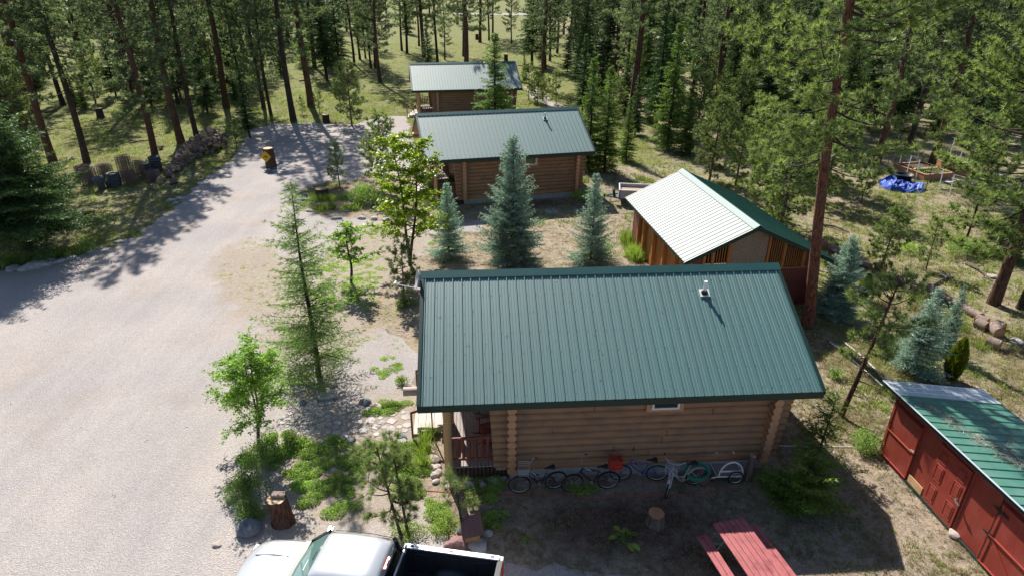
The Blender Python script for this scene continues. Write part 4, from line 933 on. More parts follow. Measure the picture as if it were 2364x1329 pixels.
# birdhouse
q = G(1087, 1248); t = thing('birdhouse', 'wooden birdhouse with purple brown metal roof between the boulders', 'birdhouse', q, R(18))
M['bh'] = mat('rough cedar', (.28, .16, .07), (.42, .27, .13), 4, .8, (3, 3, .8)); M['bhroof'] = mat('purple brown metal', (.10, .05, .055), (.13, .07, .075), 3, .5)
b = MB(); b.add([(-.2, -.2, 0), (.2, -.2, 0), (.2, .2, 0), (-.2, .2, 0), (-.2, -.2, .50), (.2, -.2, .50), (.2, .2, .62), (-.2, .2, .62)], [(0, 1, 5, 4), (1, 2, 6, 5), (2, 3, 7, 6), (3, 0, 4, 7), (4, 5, 6, 7)]); b.add([(-.2, -.2, .5), (-.2, .2, .62), (-.2, .0, .85), (.2, -.2, .5), (.2, .2, .62), (.2, 0, .85)], [(0, 2, 1), (3, 4, 5)]); b.build('box', M['bh'], t)
b = MB(); slope(b, (-.27, .02, .90), (.27, .02, .90), (.27, -.34, .50), (-.27, -.34, .50), .13, .05, minor=0, ribh=.008, thick=.012); slope(b, (-.27, .02, .90), (.27, .02, .90), (.27, .3, .60), (-.27, .3, .60), .13, .05, minor=0, ribh=.008, thick=.012); b.build('roof', M['bhroof'], t)
# cords and pipes on the ground
def cord(name, pts, r, m, label, cat, z=.012, sub=5):
    P_ = []
    W_ = [G(x, y) for x, y in pts]
    for i in range(len(W_) - 1):
        p0, p1, p2, p3 = W_[max(i - 1, 0)], W_[i], W_[i + 1], W_[min(i + 2, len(W_) - 1)]
        for k in range(sub):
            u = k / sub; v = .5 * ((2 * p1) + (p2 - p0) * u + (2 * p0 - 5 * p1 + 4 * p2 - p3) * u * u + (3 * p1 - p0 - 3 * p2 + p3) * u ** 3); P_.append((v.x, v.y, z))
    P_.append((W_[-1].x, W_[-1].y, z)); b = MB(); b.tube(P_, r, 6); return tag(b.build(name, m, None, True), label, cat)
cord('extension_cord', [(690, 1080), (745, 1095), (800, 1105), (850, 1112), (905, 1122), (965, 1130), (1010, 1134), (1065, 1137), (1140, 1142), (1250, 1145), (1370, 1147), (1480, 1145), (1590, 1141), (1690, 1128), (1735, 1110), (1758, 1085), (1768, 1066)], .011, mat('orange cord', (.55, .09, .03), rough=.5), 'orange red extension cord snaking along the near cabin yard', 'cord')
cord('white_pipe', [(1797, 1029), (1880, 1031), (1968, 1032)], .015, M['pvc'], 'thin white pipe on the ground right of the near cabin', 'pipe', .02)
cord('white_pipe', [(1915, 790), (1975, 838), (2038, 893)], .03, M['pvc'], 'long white pole lying in the grass above the shed', 'pole', .04)
cord('white_pipe', [(1945, 790), (2000, 835), (2045, 885)], .045, mat('pale birch pole', (.5, .45, .4), (.3, .28, .26), 5, .8), 'pale peeled pole beside the long white one', 'pole', .06)
b = MB(); a_, e_ = CP(CL - .1, -CW, CE - .1), G(2038, 1000, 2.2); b.tube([a_ + (e_ - a_) * k / 8 - Vector((0, 0, .25 * math.sin(math.pi * k / 8))) for k in range(9)], .007, 4); tag(b.build('power_wire', M['blackpl']), 'thin dark wire strung from the cabin eave to the shed', 'wire')
# hosta
q = G(1440, 1252); t = thing('hosta_plant', 'broad leaved yellow green plant alone in the shaded yard', 'plant', q)
M['hosta'] = leafmat('hosta leaf', (.10, .22, .05), (.30, .36, .05), .35, (1.2, 1.3, .6), rough=.4)
for i, (a, ln_, el) in enumerate([(175, .42, 30), (120, .46, 40), (75, .40, 35), (25, .46, 28), (-45, .52, 20), (-60, .40, 14), (100, .25, 60), (40, .3, 50), (150, .3, 45)]):
    a_ = R(a); d = Vector((math.cos(a_), math.sin(a_), 0)); s_ = Vector((-d.y, d.x, 0)); b = MB(); rows = []
    for k in range(9):
        u = k / 8; w = .075 * math.sin(math.pi * min(1, u * 1.02)) ** .7 * (1 if u > 0 else .1) + .003; c = d * (ln_ * (.45 + .55 * u)) + Vector((0, 0, .10 + ln_ * math.tan(R(el)) * (.45 + .5 * u) * .55 - .12 * u * u))
        rows.append([c - s_ * w + Vector((0, 0, .02)), c, c + s_ * w + Vector((0, 0, .02))])
    loft(b, rows, 0, False); b.tube([(0, 0, 0), d * ln_ * .22 + Vector((0, 0, .10)), rows[0][1]], .008, 5); b.build('leaf', M['hosta'], t, True)
# ---------------------------------------------------------------- utility trailer
q0, q1 = G(1432, 470), G(1500, 478); zt = 1.05
A_ = G(1431, 438, zt); B_ = G(1500, 441, zt); ang = math.atan2(B_.y - A_.y, B_.x - A_.x); C_ = G(1410, 425, zt)
t = thing('utility_trailer', 'blue framed utility trailer with plywood floor behind the workshop roof', 'trailer', (A_.x, A_.y, 0), ang)
M['blue'] = mat('blue paint', (.02, .06, .16), (.03, .08, .2), 3, .5); M['grpanel'] = mat('grey panel', (.36, .36, .37), (.42, .42, .43), 2, .6); M['ply'] = mat('plywood', (.3, .2, .15), (.38, .27, .2), 3, .8)
LT, WT = 3.2, 1.5
b = MB(); b.box((LT / 2, 0, .72), (LT, .03, .56)); b.box((LT / 2, WT, .72), (LT, .03, .56)); b.box((0, WT / 2, .72), (.03, WT, .56)); b.box((LT, WT / 2, .72), (.03, WT, .56)); b.build('side_panel', M['grpanel'], t)
b = MB()
for x in (0, 1.05, 2.1, LT):
    for y in (-.02, WT + .02): b.box((x, y, .72), (.07, .05, .62))
for z in (.42,): b.box((LT / 2, -.02, z), (LT, .06, .07)); b.box((LT / 2, WT + .02, z), (LT, .06, .07)); b.box((-.02, WT / 2, z), (.06, WT, .07))
b.build('frame', M['blue'], t)
b = MB(); b.box((LT / 2, -.01, 1.02), (LT, .07, .05)); b.box((LT / 2, WT + .01, 1.02), (LT, .07, .05)); b.box((0, WT / 2, 1.02), (.07, WT, .05)); b.build('top_rail', M['white'], t)
b = MB(); b.box((LT / 2, WT / 2, .80), (LT - .1, WT - .1, .03)); b.build('bed_board', M['ply'], t)
b = MB(); b.beam((0, .2, .40), (-1.0, WT / 2, .38), .07, .07); b.beam((0, WT - .2, .40), (-1.0, WT / 2, .38), .07, .07); b.tube([(-.95, WT / 2, .0), (-.95, WT / 2, .5)], .03, 8); b.build('drawbar', M['blue'], t)
for y in (-.14, WT + .14):
    b = MB(); b.T = Matrix.Translation((2.0, y, .33)) @ Matrix.Rotation(R(90), 4, 'X'); b.lathe([(0, -.06), (.18, -.08), (.32, -.08), (.33, 0), (.32, .08), (.18, .08), (0, .06)], 20); b.build('wheel', M['rubber'], t, True)
b = MB(); b.T = Matrix.Translation((-.35, .25, .75)) @ Matrix.Rotation(R(80), 4, 'Y'); b.lathe([(.16, -.07), (.28, -.08), (.30, 0), (.28, .08), (.16, .07)], 22); sp_ = b.build('spare_wheel', M['rubber'], t, True)
b = MB(); b.T = Matrix.Translation((-.35, .25, .75)) @ Matrix.Rotation(R(80), 4, 'Y'); b.lathe([(0, -.03), (.16, -.05), (.16, .05), (0, .03)], 18); b.build('rim', mat('rusty rim', (.25, .1, .08), rough=.7), sp_, True)
# ---------------------------------------------------------------- garden beds, tarp, tub, garden fence
M['cedar'] = mat('raw cedar board', (.30, .13, .07), (.40, .19, .11), 4, .7); M['soil'] = mat('soil', (.05, .035, .025), (.12, .09, .07), 8, .95)
M['veg'] = leafmat('vegetable leaves', (.09, .2, .03), (.2, .36, .06), .45)
def bed(px, py, w, dpt, rz, label, green_=0):
    q = G(px, py); t = thing('garden_bed', label, 'garden bed', q, rz, 'raised cedar beds in the fenced garden')
    b = MB(); h = .48
    for y in (0, dpt): b.box((w / 2, y, h / 2), (w, .05, h))
    for x in (0, w): b.box((x, dpt / 2, h / 2), (.05, dpt, h))
    b.build('box', M['cedar'], t); b = MB(); b.box((w / 2, dpt / 2, h + .012), (w + .06, .09, .02)); b.v = []; b.f = []; b.m = []
    for y in (0, dpt): b.box((w / 2, y, h + .013), (w + .1, .1, .022))
    for x in (0, w): b.box((x, dpt / 2, h + .013), (.1, dpt - .12, .022))
    b.build('cap_board', M['lumber'], t); b = MB(); b.box((w / 2, dpt / 2, h - .1), (w - .06, dpt - .06, .04)); b.build('soil', M['soil'], t)
    b = MB()
    for x in (.05, w - .05): b.box((x, dpt - .06, h + .1), (.09, .09, .25))
    b.build('corner_post', M['cedar'], t)
    if green_:
        n = int(500 * green_); P_ = rng.uniform([.1, .1, h - .05], [w - .1, dpt - .1, h + .25], (n, 3)); link(npmesh('plants', leafquads(P_, n, .11, .07), 4, M['veg']), 'plants', t)
    return t
def leafquads(P_, n, ln_, wd, up=.5, seed=0):
    g = np.random.default_rng(seed + n); D = g.normal(size=(n, 3)); D[:, 2] = np.abs(D[:, 2]) * up; D /= np.linalg.norm(D, axis=1)[:, None]
    S_ = np.cross(D, g.normal(size=(n, 3)) + [0, 0, 1.2]); S_ /= np.linalg.norm(S_, axis=1)[:, None]
    ln_ = np.asarray(ln_) * g.uniform(.7, 1.25, n); wd = ln_ * (wd / np.mean(ln_))
    P_ = np.asarray(P_); a = P_; b_ = P_ + D * (ln_ * .5)[:, None] + S_ * (wd * .5)[:, None]; c = P_ + D * ln_[:, None]; d_ = P_ + D * (ln_ * .5)[:, None] - S_ * (wd * .5)[:, None]
    return np.stack([a, b_, c, d_], 1)
bed(2098, 405, 2.6, 1.6, R(14), 'empty raised bed farthest left, behind the blue tarp')
bed(2132, 418, 2.4, 1.4, R(12), 'raised bed with sparse greens right of the black tub', .35)
bed(2180, 393, 2.3, 1.5, R(-10), 'raised bed full of bright green leaves behind the leaning trunk', 1)
bed(2215, 405, 2.2, 1.4, R(-4), 'raised bed half hidden by the right pine boughs', .15)
for i, (x, y) in enumerate([(2067, 397), (2200, 418), (2245, 417), (2300, 405), (2190, 395), (2185, 421)]):
    b = MB(); q = G(x, y); b.box((q.x, q.y, .035), (1.0, .5, .05), 0); tag(b.build('paving_slab', M['flag']), 'white slab lying between the garden beds', 'slab', 'white slabs in the garden')
tq = G(2078, 428); b = MB(); n = 34; g = np.random.default_rng(3); vs_ = []
H_ = g.normal(size=(n, n)); 
for _ in range(1): H_ = (H_ + np.roll(H_, 1, 0) + np.roll(H_, 1, 1) + np.roll(H_, -1, 0)) / 2.6
ed = [G(*q_) for q_ in [(2025, 425), (2030, 418), (2056, 414), (2070, 428), (2100, 424), (2134, 438), (2128, 446), (2090, 446), (2050, 440)]]
for j in range(n):
    for i in range(n):
        a = 2 * math.pi * i / n; r_ = (j / (n - 1)); k = i * len(ed) / n; e0, e1 = ed[int(k) % len(ed)], ed[(int(k) + 1) % len(ed)]; e = e0.lerp(e1, k % 1)
        p = tq.lerp(e, r_); vs_.append((p.x + H_[j, i] * .07, p.y + H_[i, j] * .07, max(.02, .13 + H_[j, i] * .13 + .12 * math.sin(a * 3 + r_ * 4)) * (1 if j < n - 1 else .25)))
b.add(vs_, [(j * n + i, (j + 1) * n + i, (j + 1) * n + (i + 1) % n, j * n + (i + 1) % n) for j in range(n - 1) for i in range(n)])
tag(b.build('tarp', mat('blue tarp', (.010, .05, .33), (.016, .08, .42), 3, .5, spec=.3)), 'crumpled blue tarp on the ground before the garden beds', 'tarp')
q = G(2083, 420); t = thing('plastic_tub', 'round black tub standing on the blue tarp', 'tub', (q.x, q.y, .12))
b = MB(); b.lathe([(0, 0), (.5, 0), (.62, .42), (.68, .45), (.66, .47), (.6, .43), (.48, .04), (0, .04)], 28); b.build('bowl', M['blackpl'], t, True)
b = MB(); b.lathe([(0, .3), (.57, .3)], 24); b.build('water', glassmat('still water', (.02, .035, .05), .03), t)
fpz = [(2035, 395), (2072, 388), (2095, 385), (2118, 378), (2180, 366), (2210, 366), (2240, 372), (2268, 380), (2300, 400)]
fps = [(2028, 400), (2060, 392), (2091, 412), (2112, 424), (2140, 436), (2168, 445), (2190, 462)]
t = thing('garden_fence', 'net fence on thin poles round the raised garden beds', 'fence', (0, 0, 0)); k_ = 0
fpts = [(2045, 397), (2075, 386), (2113, 380), (2165, 374), (2190, 368), (2215, 372)]; front = [(2056, 410), (2090, 412), (2112, 423), (2137, 437), (2165, 446), (2190, 458)]
for L_ in (fpts, front):
    for (x, y) in L_:
        q = G(x, y); b = MB(); b.tube([q, q + Vector((random.uniform(-.12, .12), 0, 1.7))], .03, 6); b.build('pole', M['pvc'] if k_ % 3 else M['barkgy'], t); k_ += 1
b = MB(); P_ = [G(*q_) for q_ in fpts]
for i in range(len(P_) - 1):
    for z in np.linspace(.1, 1.5, 12): b.tube([P_[i] + Vector((0, 0, z)), P_[i + 1] + Vector((0, 0, z))], .004, 3, 0, False)
    k = int((P_[i + 1] - P_[i]).length / .14)
    for j in range(k): q = P_[i].lerp(P_[i + 1], j / k); b.tube([q + Vector((0, 0, .1)), q + Vector((0, 0, 1.5))], .004, 3, 0, False)
b.build('netting', mat('grey netting', (.16, .17, .18), rough=.7), t)
# ---------------------------------------------------------------- log border right
LG = [((1749, 472), (1803, 502), .42, 'long pale log lying behind the workshop roof'), ((1893, 562), (1903, 574), .42, 'short log end just right of the workshop eave'), ((1916, 578), (1944, 594), .42, 'thick furrowed log above the first blue spruce'), ((1958, 600), (2008, 622), .34, 'log mostly hidden behind the first blue spruce'),
      ((2023, 622), (2040, 630), .42, 'short log behind the slim sapling trunk'), ((2048, 640), (2104, 664), .34, 'long thin log in the middle of the border'), ((2088, 670), (2112, 680), .44, 'thick short log with fresh end, middle of the border'), ((2142, 668), (2174, 688), .34, 'log with grass along its foot right of the gap'),
      ((2176, 692), (2262, 738), .36, 'longest furrowed log near the right pine'), ((2252, 742), (2276, 752), .40, 'log piece overlapping the end of the longest log'), ((2252, 752), (2274, 762), .42, 'lower short round right below the longest log'), ((2286, 762), (2304, 778), .46, 'thick round with a broad pale cut face'), ((2294, 752), (2312, 760), .36, 'grey round tucked behind the broad pale one'), ((2278, 796), (2304, 806), .44, 'lone short round nearest the shed roof')]
for (a, e, dm, lb_) in LG:
    p0, p1 = G(*a), G(*e); c = (p0 + p1) / 2; L_ = max((p1 - p0).length, .45); t = thing('border_log', lb_, 'log', (c.x, c.y, dm / 2 - .02), math.atan2((p1 - p0).y, (p1 - p0).x), 'logs laid as a border')
    b = MB(); b.tube([(-L_ / 2, 0, 0), (-L_ / 6, .01, .005), (L_ / 6, -.01, 0), (L_ / 2, 0, 0)], dm / 2, 18, 0, False); b.build('bark', M['logbark'], t, True)
    b = MB()
    for s_ in (-1, 1): b.tube([(s_ * L_ / 2, 0, 0), (s_ * (L_ / 2 + .004), 0, 0)], dm / 2 * .97, 18)
    b.build('cut_face', M['cutred'], t)
# ---------------------------------------------------------------- firewood pile
fb_ = []
for k in range(6):
    b = MB(); r_ = .15 + .025 * k; h_ = .42 + .02 * (k % 3)
    if k < 4: b.tube([(0, 0, 0), (0, 0, h_ / 2), (0, 0, h_)], [r_, r_ * 1.03, r_ * .97], 12, 0, True, 1)
    else:
        P_ = [(r_ * math.cos(a), r_ * math.sin(a)) for a in np.linspace(0, math.pi, 8)]; n = len(P_)
        b.add([(*p, 0) for p in P_] + [(*p, h_) for p in P_], [(i, i + 1, n + i + 1, n + i) for i in range(n - 1)]); b.add([(*P_[0], 0), (*P_[-1], 0), (*P_[-1], h_), (*P_[0], h_)], [(0, 1, 2, 3)], 1)
        b.add([(*p, 0) for p in P_], [tuple(reversed(range(n)))], 1); b.add([(*p, h_) for p in P_], [tuple(range(n))], 1)
    b.v = [(x, y, z - h_ / 2) for x, y, z in b.v]; o = b.build('firewood_round', [M['firebark'], M['cut']], None, True); fb_.append(o)
pl = [G(*q_) for q_ in [(385, 408), (450, 360), (520, 335)]]; rr = random.Random(21); nfw = 0; first = set()
def pilepos(u):
    return pl[0].lerp(pl[1], u * 2) if u < .5 else pl[1].lerp(pl[2], u * 2 - 1)
for lay in range(6):
    for k in range(54 - lay * 8):
        u = rr.uniform(.03 + .05 * lay, .99 - .03 * lay); c = pilepos(u); wv = 2.3 - lay * .38; hmax = .45 + 1.0 * u
        z = .18 + lay * .25 * (.6 + .55 * u)
        ax = Vector((-.45, .9, 0)).normalized(); off = rr.uniform(-1, 1) * wv
        kk = rr.randrange(6); o = fb_[kk] if kk not in first else fb_[kk].copy()
        if kk in first: col.objects.link(o)
        first.add(kk)
        o.location = (c.x + ax.x * off * .5, c.y + ax.y * off * .8, max(.15, z + rr.uniform(-.05, .08))); o.rotation_euler = (rr.uniform(R(60), R(115)), rr.uniform(-.4, .4), rr.choice([rr.uniform(-.9, .9), rr.uniform(0, 6.3)])); s_ = rr.uniform(.75, 1.2); o.scale = (s_, s_, s_)
        tag(o, 'bark covered firewood piece in the heap beside the drive', 'firewood', 'firewood heaped beside the drive')
for i, (x, y) in enumerate([(372, 345), (355, 438), (402, 425), (372, 422), (396, 412), (520, 318)]):
    o = fb_[i % 4].copy(); col.objects.link(o); q = G(x, y); o.location = (q.x, q.y, .2); o.rotation_euler = (R(85), 0, i * 1.1); o.scale = (1.1, 1.1, 1.1); tag(o, 'single firewood round lying apart from the heap', 'firewood', 'stray firewood rounds')
# wire baskets, rolls and the bin left of the woodpile
M['wire'] = mat('rusty wire', (.14, .10, .085), (.24, .17, .14), 9, .7); M['tireg'] = mat('dusty dark rubber', (.045, .05, .06), (.09, .095, .10), 5, .7)
def wire_roll(px, py, r, h, label, mt='wire', rings=7):
    q = G(px, py); t = thing('wire_roll', label, 'wire roll', q, random.uniform(0, 3), 'rolls of fencing wire by the drive')
    for nm, rr_ in (('outer_mesh', r), ('inner_mesh', r * .72), ('core_mesh', r * .42)):
        b = MB()
        for z in np.linspace(.02, h, 11): b.tube([(rr_ * math.cos(a) * (1 + .04 * math.sin(5 * z)), rr_ * math.sin(a), z + .02 * math.sin(3 * a)) for a in np.linspace(0, 2 * math.pi, 21)[:-1]], .012, 4, closed=True)
        for k in range(26): a = 2 * math.pi * k / 26; b.tube([(rr_ * math.cos(a), rr_ * math.sin(a), 0), (rr_ * math.cos(a + .05), rr_ * math.sin(a + .05), h)], .010, 4, 0, False)
        b.build(nm, M[mt], t)
def tire_stack(px, py, n, label, r=.36, th=.2, tilt=0):
    q = G(px, py); t = thing('tire_stack', label, 'tire stack', q, 0, 'worn black tires and tubes by the drive')
    for k in range(n):
        b = MB(); c = (random.uniform(-.04, .04), random.uniform(-.04, .04), th / 2 + k * th * .93); b.tube([(c[0] + (r - .09) * math.cos(a), c[1] + (r - .09) * math.sin(a), c[2]) for a in np.linspace(0, 2 * math.pi, 25)[:-1]], .105, 10, closed=True); b.build('tire', M['tireg'], t, True)
wire_roll(213, 425, .55, 1.15, 'brown wire roll farthest left behind the grey bin'); wire_roll(248, 415, .5, 1.1, 'brown wire roll behind the black bag')
tire_stack(268, 430, 6, 'ribbed column of thin rings left of the wire rolls', .40, .17); wire_roll(300, 425, .5, 1.0, 'rusty wire roll in the middle of the junk row'); wire_roll(325, 415, .42, 1.35, 'tall grey wire roll right of the middle one')
wire_roll(293, 405, .5, 1.45, 'tall wire roll behind the middle one'); tire_stack(340, 405, 5, 'dark stack below the leaning pine'); tire_stack(362, 395, 6, 'tallest dark stack touching the pine trunk', .42)
wire_roll(357, 418, .45, .75, 'low blue grey wire basket beside the firewood'); wire_roll(195, 410, .5, .9, 'grey wire roll half hidden by the fir boughs')
q = G(237, 437); t = thing('trash_bin', 'blue grey plastic bin leaning in front of the wire rolls', 'bin', q, .3); t.rotation_euler = (R(5), R(-8), .3)
b = MB(); b.lathe([(0, 0), (.24, 0), (.30, .85), (.33, .87), (.32, .89), (.28, .85), (.22, .05), (0, .05)], 24); b.build('drum', mat('blue grey plastic', (.10, .13, .17), (.13, .16, .20), 4, .5), t, True)
q = G(254, 432); t = thing('trash_bag', 'shiny black bag beside the grey bin', 'bag', q, 1); bm = rockmesh(77, .7, .6, 1.15, 3); me = bpy.data.meshes.new('bag'); bm.to_mesh(me); bm.free(); me.materials.append(M['liner']); link(me, 'bag_body', t)
b = MB(); b.tube([(0, 0, .68), (.02, 0, .78), (.07, .02, .84)], [.05, .03, .07], 8); b.build('tied_neck', M['liner'], t)
# white downspout splash block / manhole cover in the yard
q = G(1272, 489); b = MB(); b.lathe([(0, .03), (.42, .03), (.45, 0)], 24, 0, (q.x, q.y, .006)); tag(b.build('septic_lid', M['concrete']), 'round grey lid in the ground behind the tallest blue spruce', 'lid')
# ---------------------------------------------------------------- vegetation generators
M['pine'] = leafmat('long pine needles', (.085, .13, .045), (.26, .33, .14), .42, (1.5, 1.5, .7), rough=.45, spec=.4)
M['pinefar'] = leafmat('pine needles', (.05, .08, .045), (.21, .26, .16), .45, (1.4, 1.5, .75), rough=.45, spec=.4)
M['fir'] = leafmat('fir needles', (.045, .09, .02), (.14, .22, .05), .4, (1.6, 1.7, .6), rough=.5)
M['firyard'] = leafmat('yellow green fir needles', (.07, .13, .02), (.19, .29, .05), .35, (1.4, 1.5, .5), rough=.5)
M['firdk'] = leafmat('dark fir needles', (.028, .06, .022), (.08, .14, .045), .32, (1.4, 1.6, .7), rough=.5)
M['bluespruce'] = leafmat('blue spruce needles', (.13, .20, .17), (.38, .49, .43), .3, (1.2, 1.4, .9), rough=.5)
M['larch'] = leafmat('larch needles', (.10, .17, .055), (.24, .34, .12), .45, (1.3, 1.4, .6))
M['leafA'] = leafmat('cherry leaves', (.10, .20, .035), (.27, .41, .09), .45, (1.5, 1.6, .5), rough=.5, spec=.2)
M['leafB'] = leafmat('yellow green leaves', (.18, .30, .02), (.40, .52, .05), .5, (1.5, 1.45, .4), rough=.4, spec=.4)
M['arb'] = leafmat('arborvitae scales', (.07, .11, .012), (.22, .25, .03), .35, (1.4, 1.5, .5))
M['shrub'] = leafmat('shrub leaves', (.12, .20, .055), (.29, .41, .13), .42, (1.4, 1.5, .6))
M['gcover'] = leafmat('ground cover leaves', (.20, .31, .07), (.42, .55, .16), .42, (1.3, 1.4, .6))
M['iris'] = leafmat('iris blades', (.12, .20, .045), (.32, .42, .13), .45, (1.4, 1.4, .6))
M['grassm'] = leafmat('grass blades', (.10, .15, .035), (.34, .33, .13), .4, (1.2, 1.2, .6))
M['grassgn'] = leafmat('green grass blades', (.11, .16, .04), (.31, .35, .12), .45, (1.2, 1.3, .6))
M['drygr'] = leafmat('dry grass blades', (.22, .19, .09), (.48, .40, .24), .35, (1.1, 1.1, .8))
M['yflow'] = leafmat('yellow stonecrop', (.45, .34, .02), (.65, .52, .05), .3, (1.1, 1.1, .5))
M['litter'] = leafmat('fallen pine needles', (.20, .12, .10), (.42, .30, .26), .1, (1, 1, 1))
def unit(v): return v / (np.linalg.norm(v, axis=-1, keepdims=True) + 1e-9)
def blades(P_, D, L_, W_, g):
    D = unit(D); S_ = unit(np.cross(D, g.normal(size=D.shape))) * (W_ * .5)[:, None]
    return np.stack([P_ - S_, P_ + S_, P_ + D * L_[:, None]], 1)
def rep(a, n): return np.repeat(a, n, axis=0)
def make_pine(seed, H, cb, Rm, nb, tufts=9, needles=16, nl=.22, nw=.03, r0=.36, lean=.0, barefrac=0.0, name='pine', barkm='bark', leafm='pinefar', dead=6, snag=True):
    g = np.random.default_rng(seed); rr = random.Random(seed)
    tb = MB(); ph = rr.uniform(0, 6); ntr = [0]
    ctr = lambda z: Vector((lean * z + .12 * math.sin(z * .35 + ph), .10 * math.cos(z * .3 + ph), z))
    nseg = max(8, int(H / 1.2)); zs = [H * k / nseg for k in range(nseg + 1)]
    tb.tube([ctr(0) - Vector((0, 0, .2))] + [ctr(z) for z in zs], [r0 * 1.25] + [r0 * (1 - (z / H)) ** .75 * (1 + .22 * math.exp(-z * 1.4)) + .015 for z in zs], 12)
    ntr[0] = len(tb.f)
    TP, TD = [], []
    for b in range(nb):
        t = (b + rr.random()) / nb; z = cb + (H - cb) * t ** .9
        L_ = Rm * (math.sin(math.pi * min(1, .22 + .78 * t)) ** .7 * .9 + .12) * rr.uniform(.6, 1.15) if t < .95 else Rm * .25
        az = rr.uniform(0, 2 * math.pi); el = R(-12 + 50 * t + rr.uniform(-12, 12)); c = ctr(z); hd = Vector((math.cos(az), math.sin(az), 0)); pts = []; 
        for k in range(6):
            u = k / 5; pts.append(c + hd * (L_ * u * math.cos(el)) + Vector((0, 0, L_ * (u * math.sin(el) + (.16 * u * u - .10 * math.sin(math.pi * u))))))
        rb = .018 + .022 * L_ / 3
        tb.tube(pts, [rb * (1 - .8 * k / 5) for k in range(6)], 5, 0, False)
        nt_ = max(3, int(tufts * L_ / Rm * rr.uniform(.8, 1.2)))
        for k in range(nt_):
            u = 1 - .68 * (k / nt_) ** 1.2; i = min(4, int(u * 5)); p = pts[i].lerp(pts[i + 1], u * 5 - i)
            sd_ = Vector((-hd.y, hd.x, 0)) * rr.uniform(-1, 1) * (.32 * L_ * (1.1 - u) + .12) + Vector((0, 0, rr.uniform(-.08, .22)))
            e = p + sd_ + hd * rr.uniform(0, .15)
            if k % 2 == 0: tb.tube([p, (p + e) / 2 + Vector((0, 0, -.03)), e], [.010, .008, .005], 3, 0, False)
            dv = (e - p); dv = dv.normalized() if dv.length > .02 else hd
            TP.append(e); TD.append((dv * .6 + hd * .5 + Vector((0, 0, .5))))
    if snag:
        for k in range(dead):
            z = rr.uniform(cb * .35, cb); az = rr.uniform(0, 6.28); l = rr.uniform(.3, 1.2); c = ctr(z); e = c + Vector((math.cos(az) * l, math.sin(az) * l, rr.uniform(-.1, .35) * l)); tb.tube([c, e], [.022, .006], 4, 0, False)
    TP, TD = np.array(TP), unit(np.array(TD)); n = len(TP); N_ = n * needles
    P_ = rep(TP, needles); D = rep(TD, needles) * .75 + unit(g.normal(size=(N_, 3))) * .95
    P_ = P_ + g.normal(size=(N_, 3)) * .02
    V = blades(P_, D, nl * g.uniform(.7, 1.15, N_), np.full(N_, nw), g)
    me_t = bpy.data.meshes.new(name + '_trunk'); me_t.from_pydata(tb.v, [], tb.f); me_t.materials.append(M[barkm]); me_t.materials.append(M['barkdk']); me_t.polygons.foreach_set('material_index', [0] * ntr[0] + [1] * (len(tb.f) - ntr[0])); me_t.polygons.foreach_set('use_smooth', [True] * len(me_t.polygons)); me_t.update()
    return me_t, npmesh(name + '_crown', V, 3, M[leafm])
def make_fir(seed, H, cb, Rm, dz=.28, kbr=6, q=1.0, droop=.12, up=.25, leafm='fir', barkm='barkdk', r0=.14, name='fir', shape=.85, dens=1.0, thin=1.0, tip=True, twl=.42):
    g = np.random.default_rng(seed); rr = random.Random(seed); tb = MB()
    tb.tube([(0, 0, -.1)] + [(.03 * math.sin(z), .03 * math.cos(z * 1.3), z) for z in np.linspace(0, H, 10)], [r0 * 1.2] + [r0 * (1 - k / 9.0) + .008 for k in range(10)], 9)
    PP, DD, LL = [], [], []
    z = cb
    while z < H - .05:
        t = (z - cb) / (H - cb); Rz = Rm * ((1 - t) ** shape) * (1 if t > .06 else .75 + 4 * t) + .04
        kb = max(3, int(round(kbr * rr.uniform(.8, 1.2) * (1 if t < .8 else .7))))
        for k in range(kb):
            az = rr.uniform(0, 6.283); L_ = Rz * rr.uniform(.58, 1.2); el = (up * 2.2 * t + rr.uniform(-.12, .16) - .05)
            hd = np.array([math.cos(az), math.sin(az), 0]); sd_ = np.array([-hd[1], hd[0], 0]); zz = z + rr.uniform(-.5, .5) * dz
            def pt(u): return hd * L_ * u + np.array([0, 0, zz + L_ * (el * u - droop * 1.6 * u * u * (1 - t) + .10 * u ** 3)])
            if L_ > .25: tb.tube([Vector(pt(u)) for u in (0, .35, .7, 1)], [.006 + .010 * L_, .004 + .006 * L_, .004, .002], 4, 0, False)
            ns = max(2, int(L_ / (.13 * q) * dens))
            for s_ in range(ns + 1):
                u = .10 + .90 * s_ / ns; p = pt(u); tw = (twl * L_ * (1.02 - u) + .09 * q) * rr.uniform(.75, 1.2)
                for sg in (-1, 1, 0):
                    if sg == 0 and s_ % 2 and u < .9: continue
                    dv = (hd * (.75 if sg else 1) + sd_ * sg * .9) ; dv = dv / np.linalg.norm(dv); dv = dv + np.array([0, 0, rr.uniform(-.22, .10)])
                    tl = tw if sg else .12 * q
                    m_ = max(1, int(tl / (.095 * q)))
                    for j in range(m_):
                        c = p + dv * tl * (j + .3) / m_
                        PP.append(c); DD.append(dv); LL.append(.155 * q)
        z += dz * (1.0 if t < .75 else .75)
    PP, DD, LL = np.array(PP), np.array(DD), np.array(LL); k = 3
    P_ = rep(PP, k); D = rep(unit(DD), k) + g.normal(size=(len(P_), 3)) * [.5, .5, .38]
    P_ = P_ + g.normal(size=P_.shape) * .018 * q
    V = blades(P_, D, rep(LL, k) * g.uniform(.65, 1.15, len(P_)), np.full(len(P_), .034 * q * thin), g)
    me_t = bpy.data.meshes.new(name + '_trunk'); me_t.from_pydata(tb.v, [], tb.f); me_t.materials.append(M[barkm]); me_t.polygons.foreach_set('use_smooth', [True] * len(me_t.polygons)); me_t.update()
    return me_t, npmesh(name + '_crown', V, 3, M[leafm])
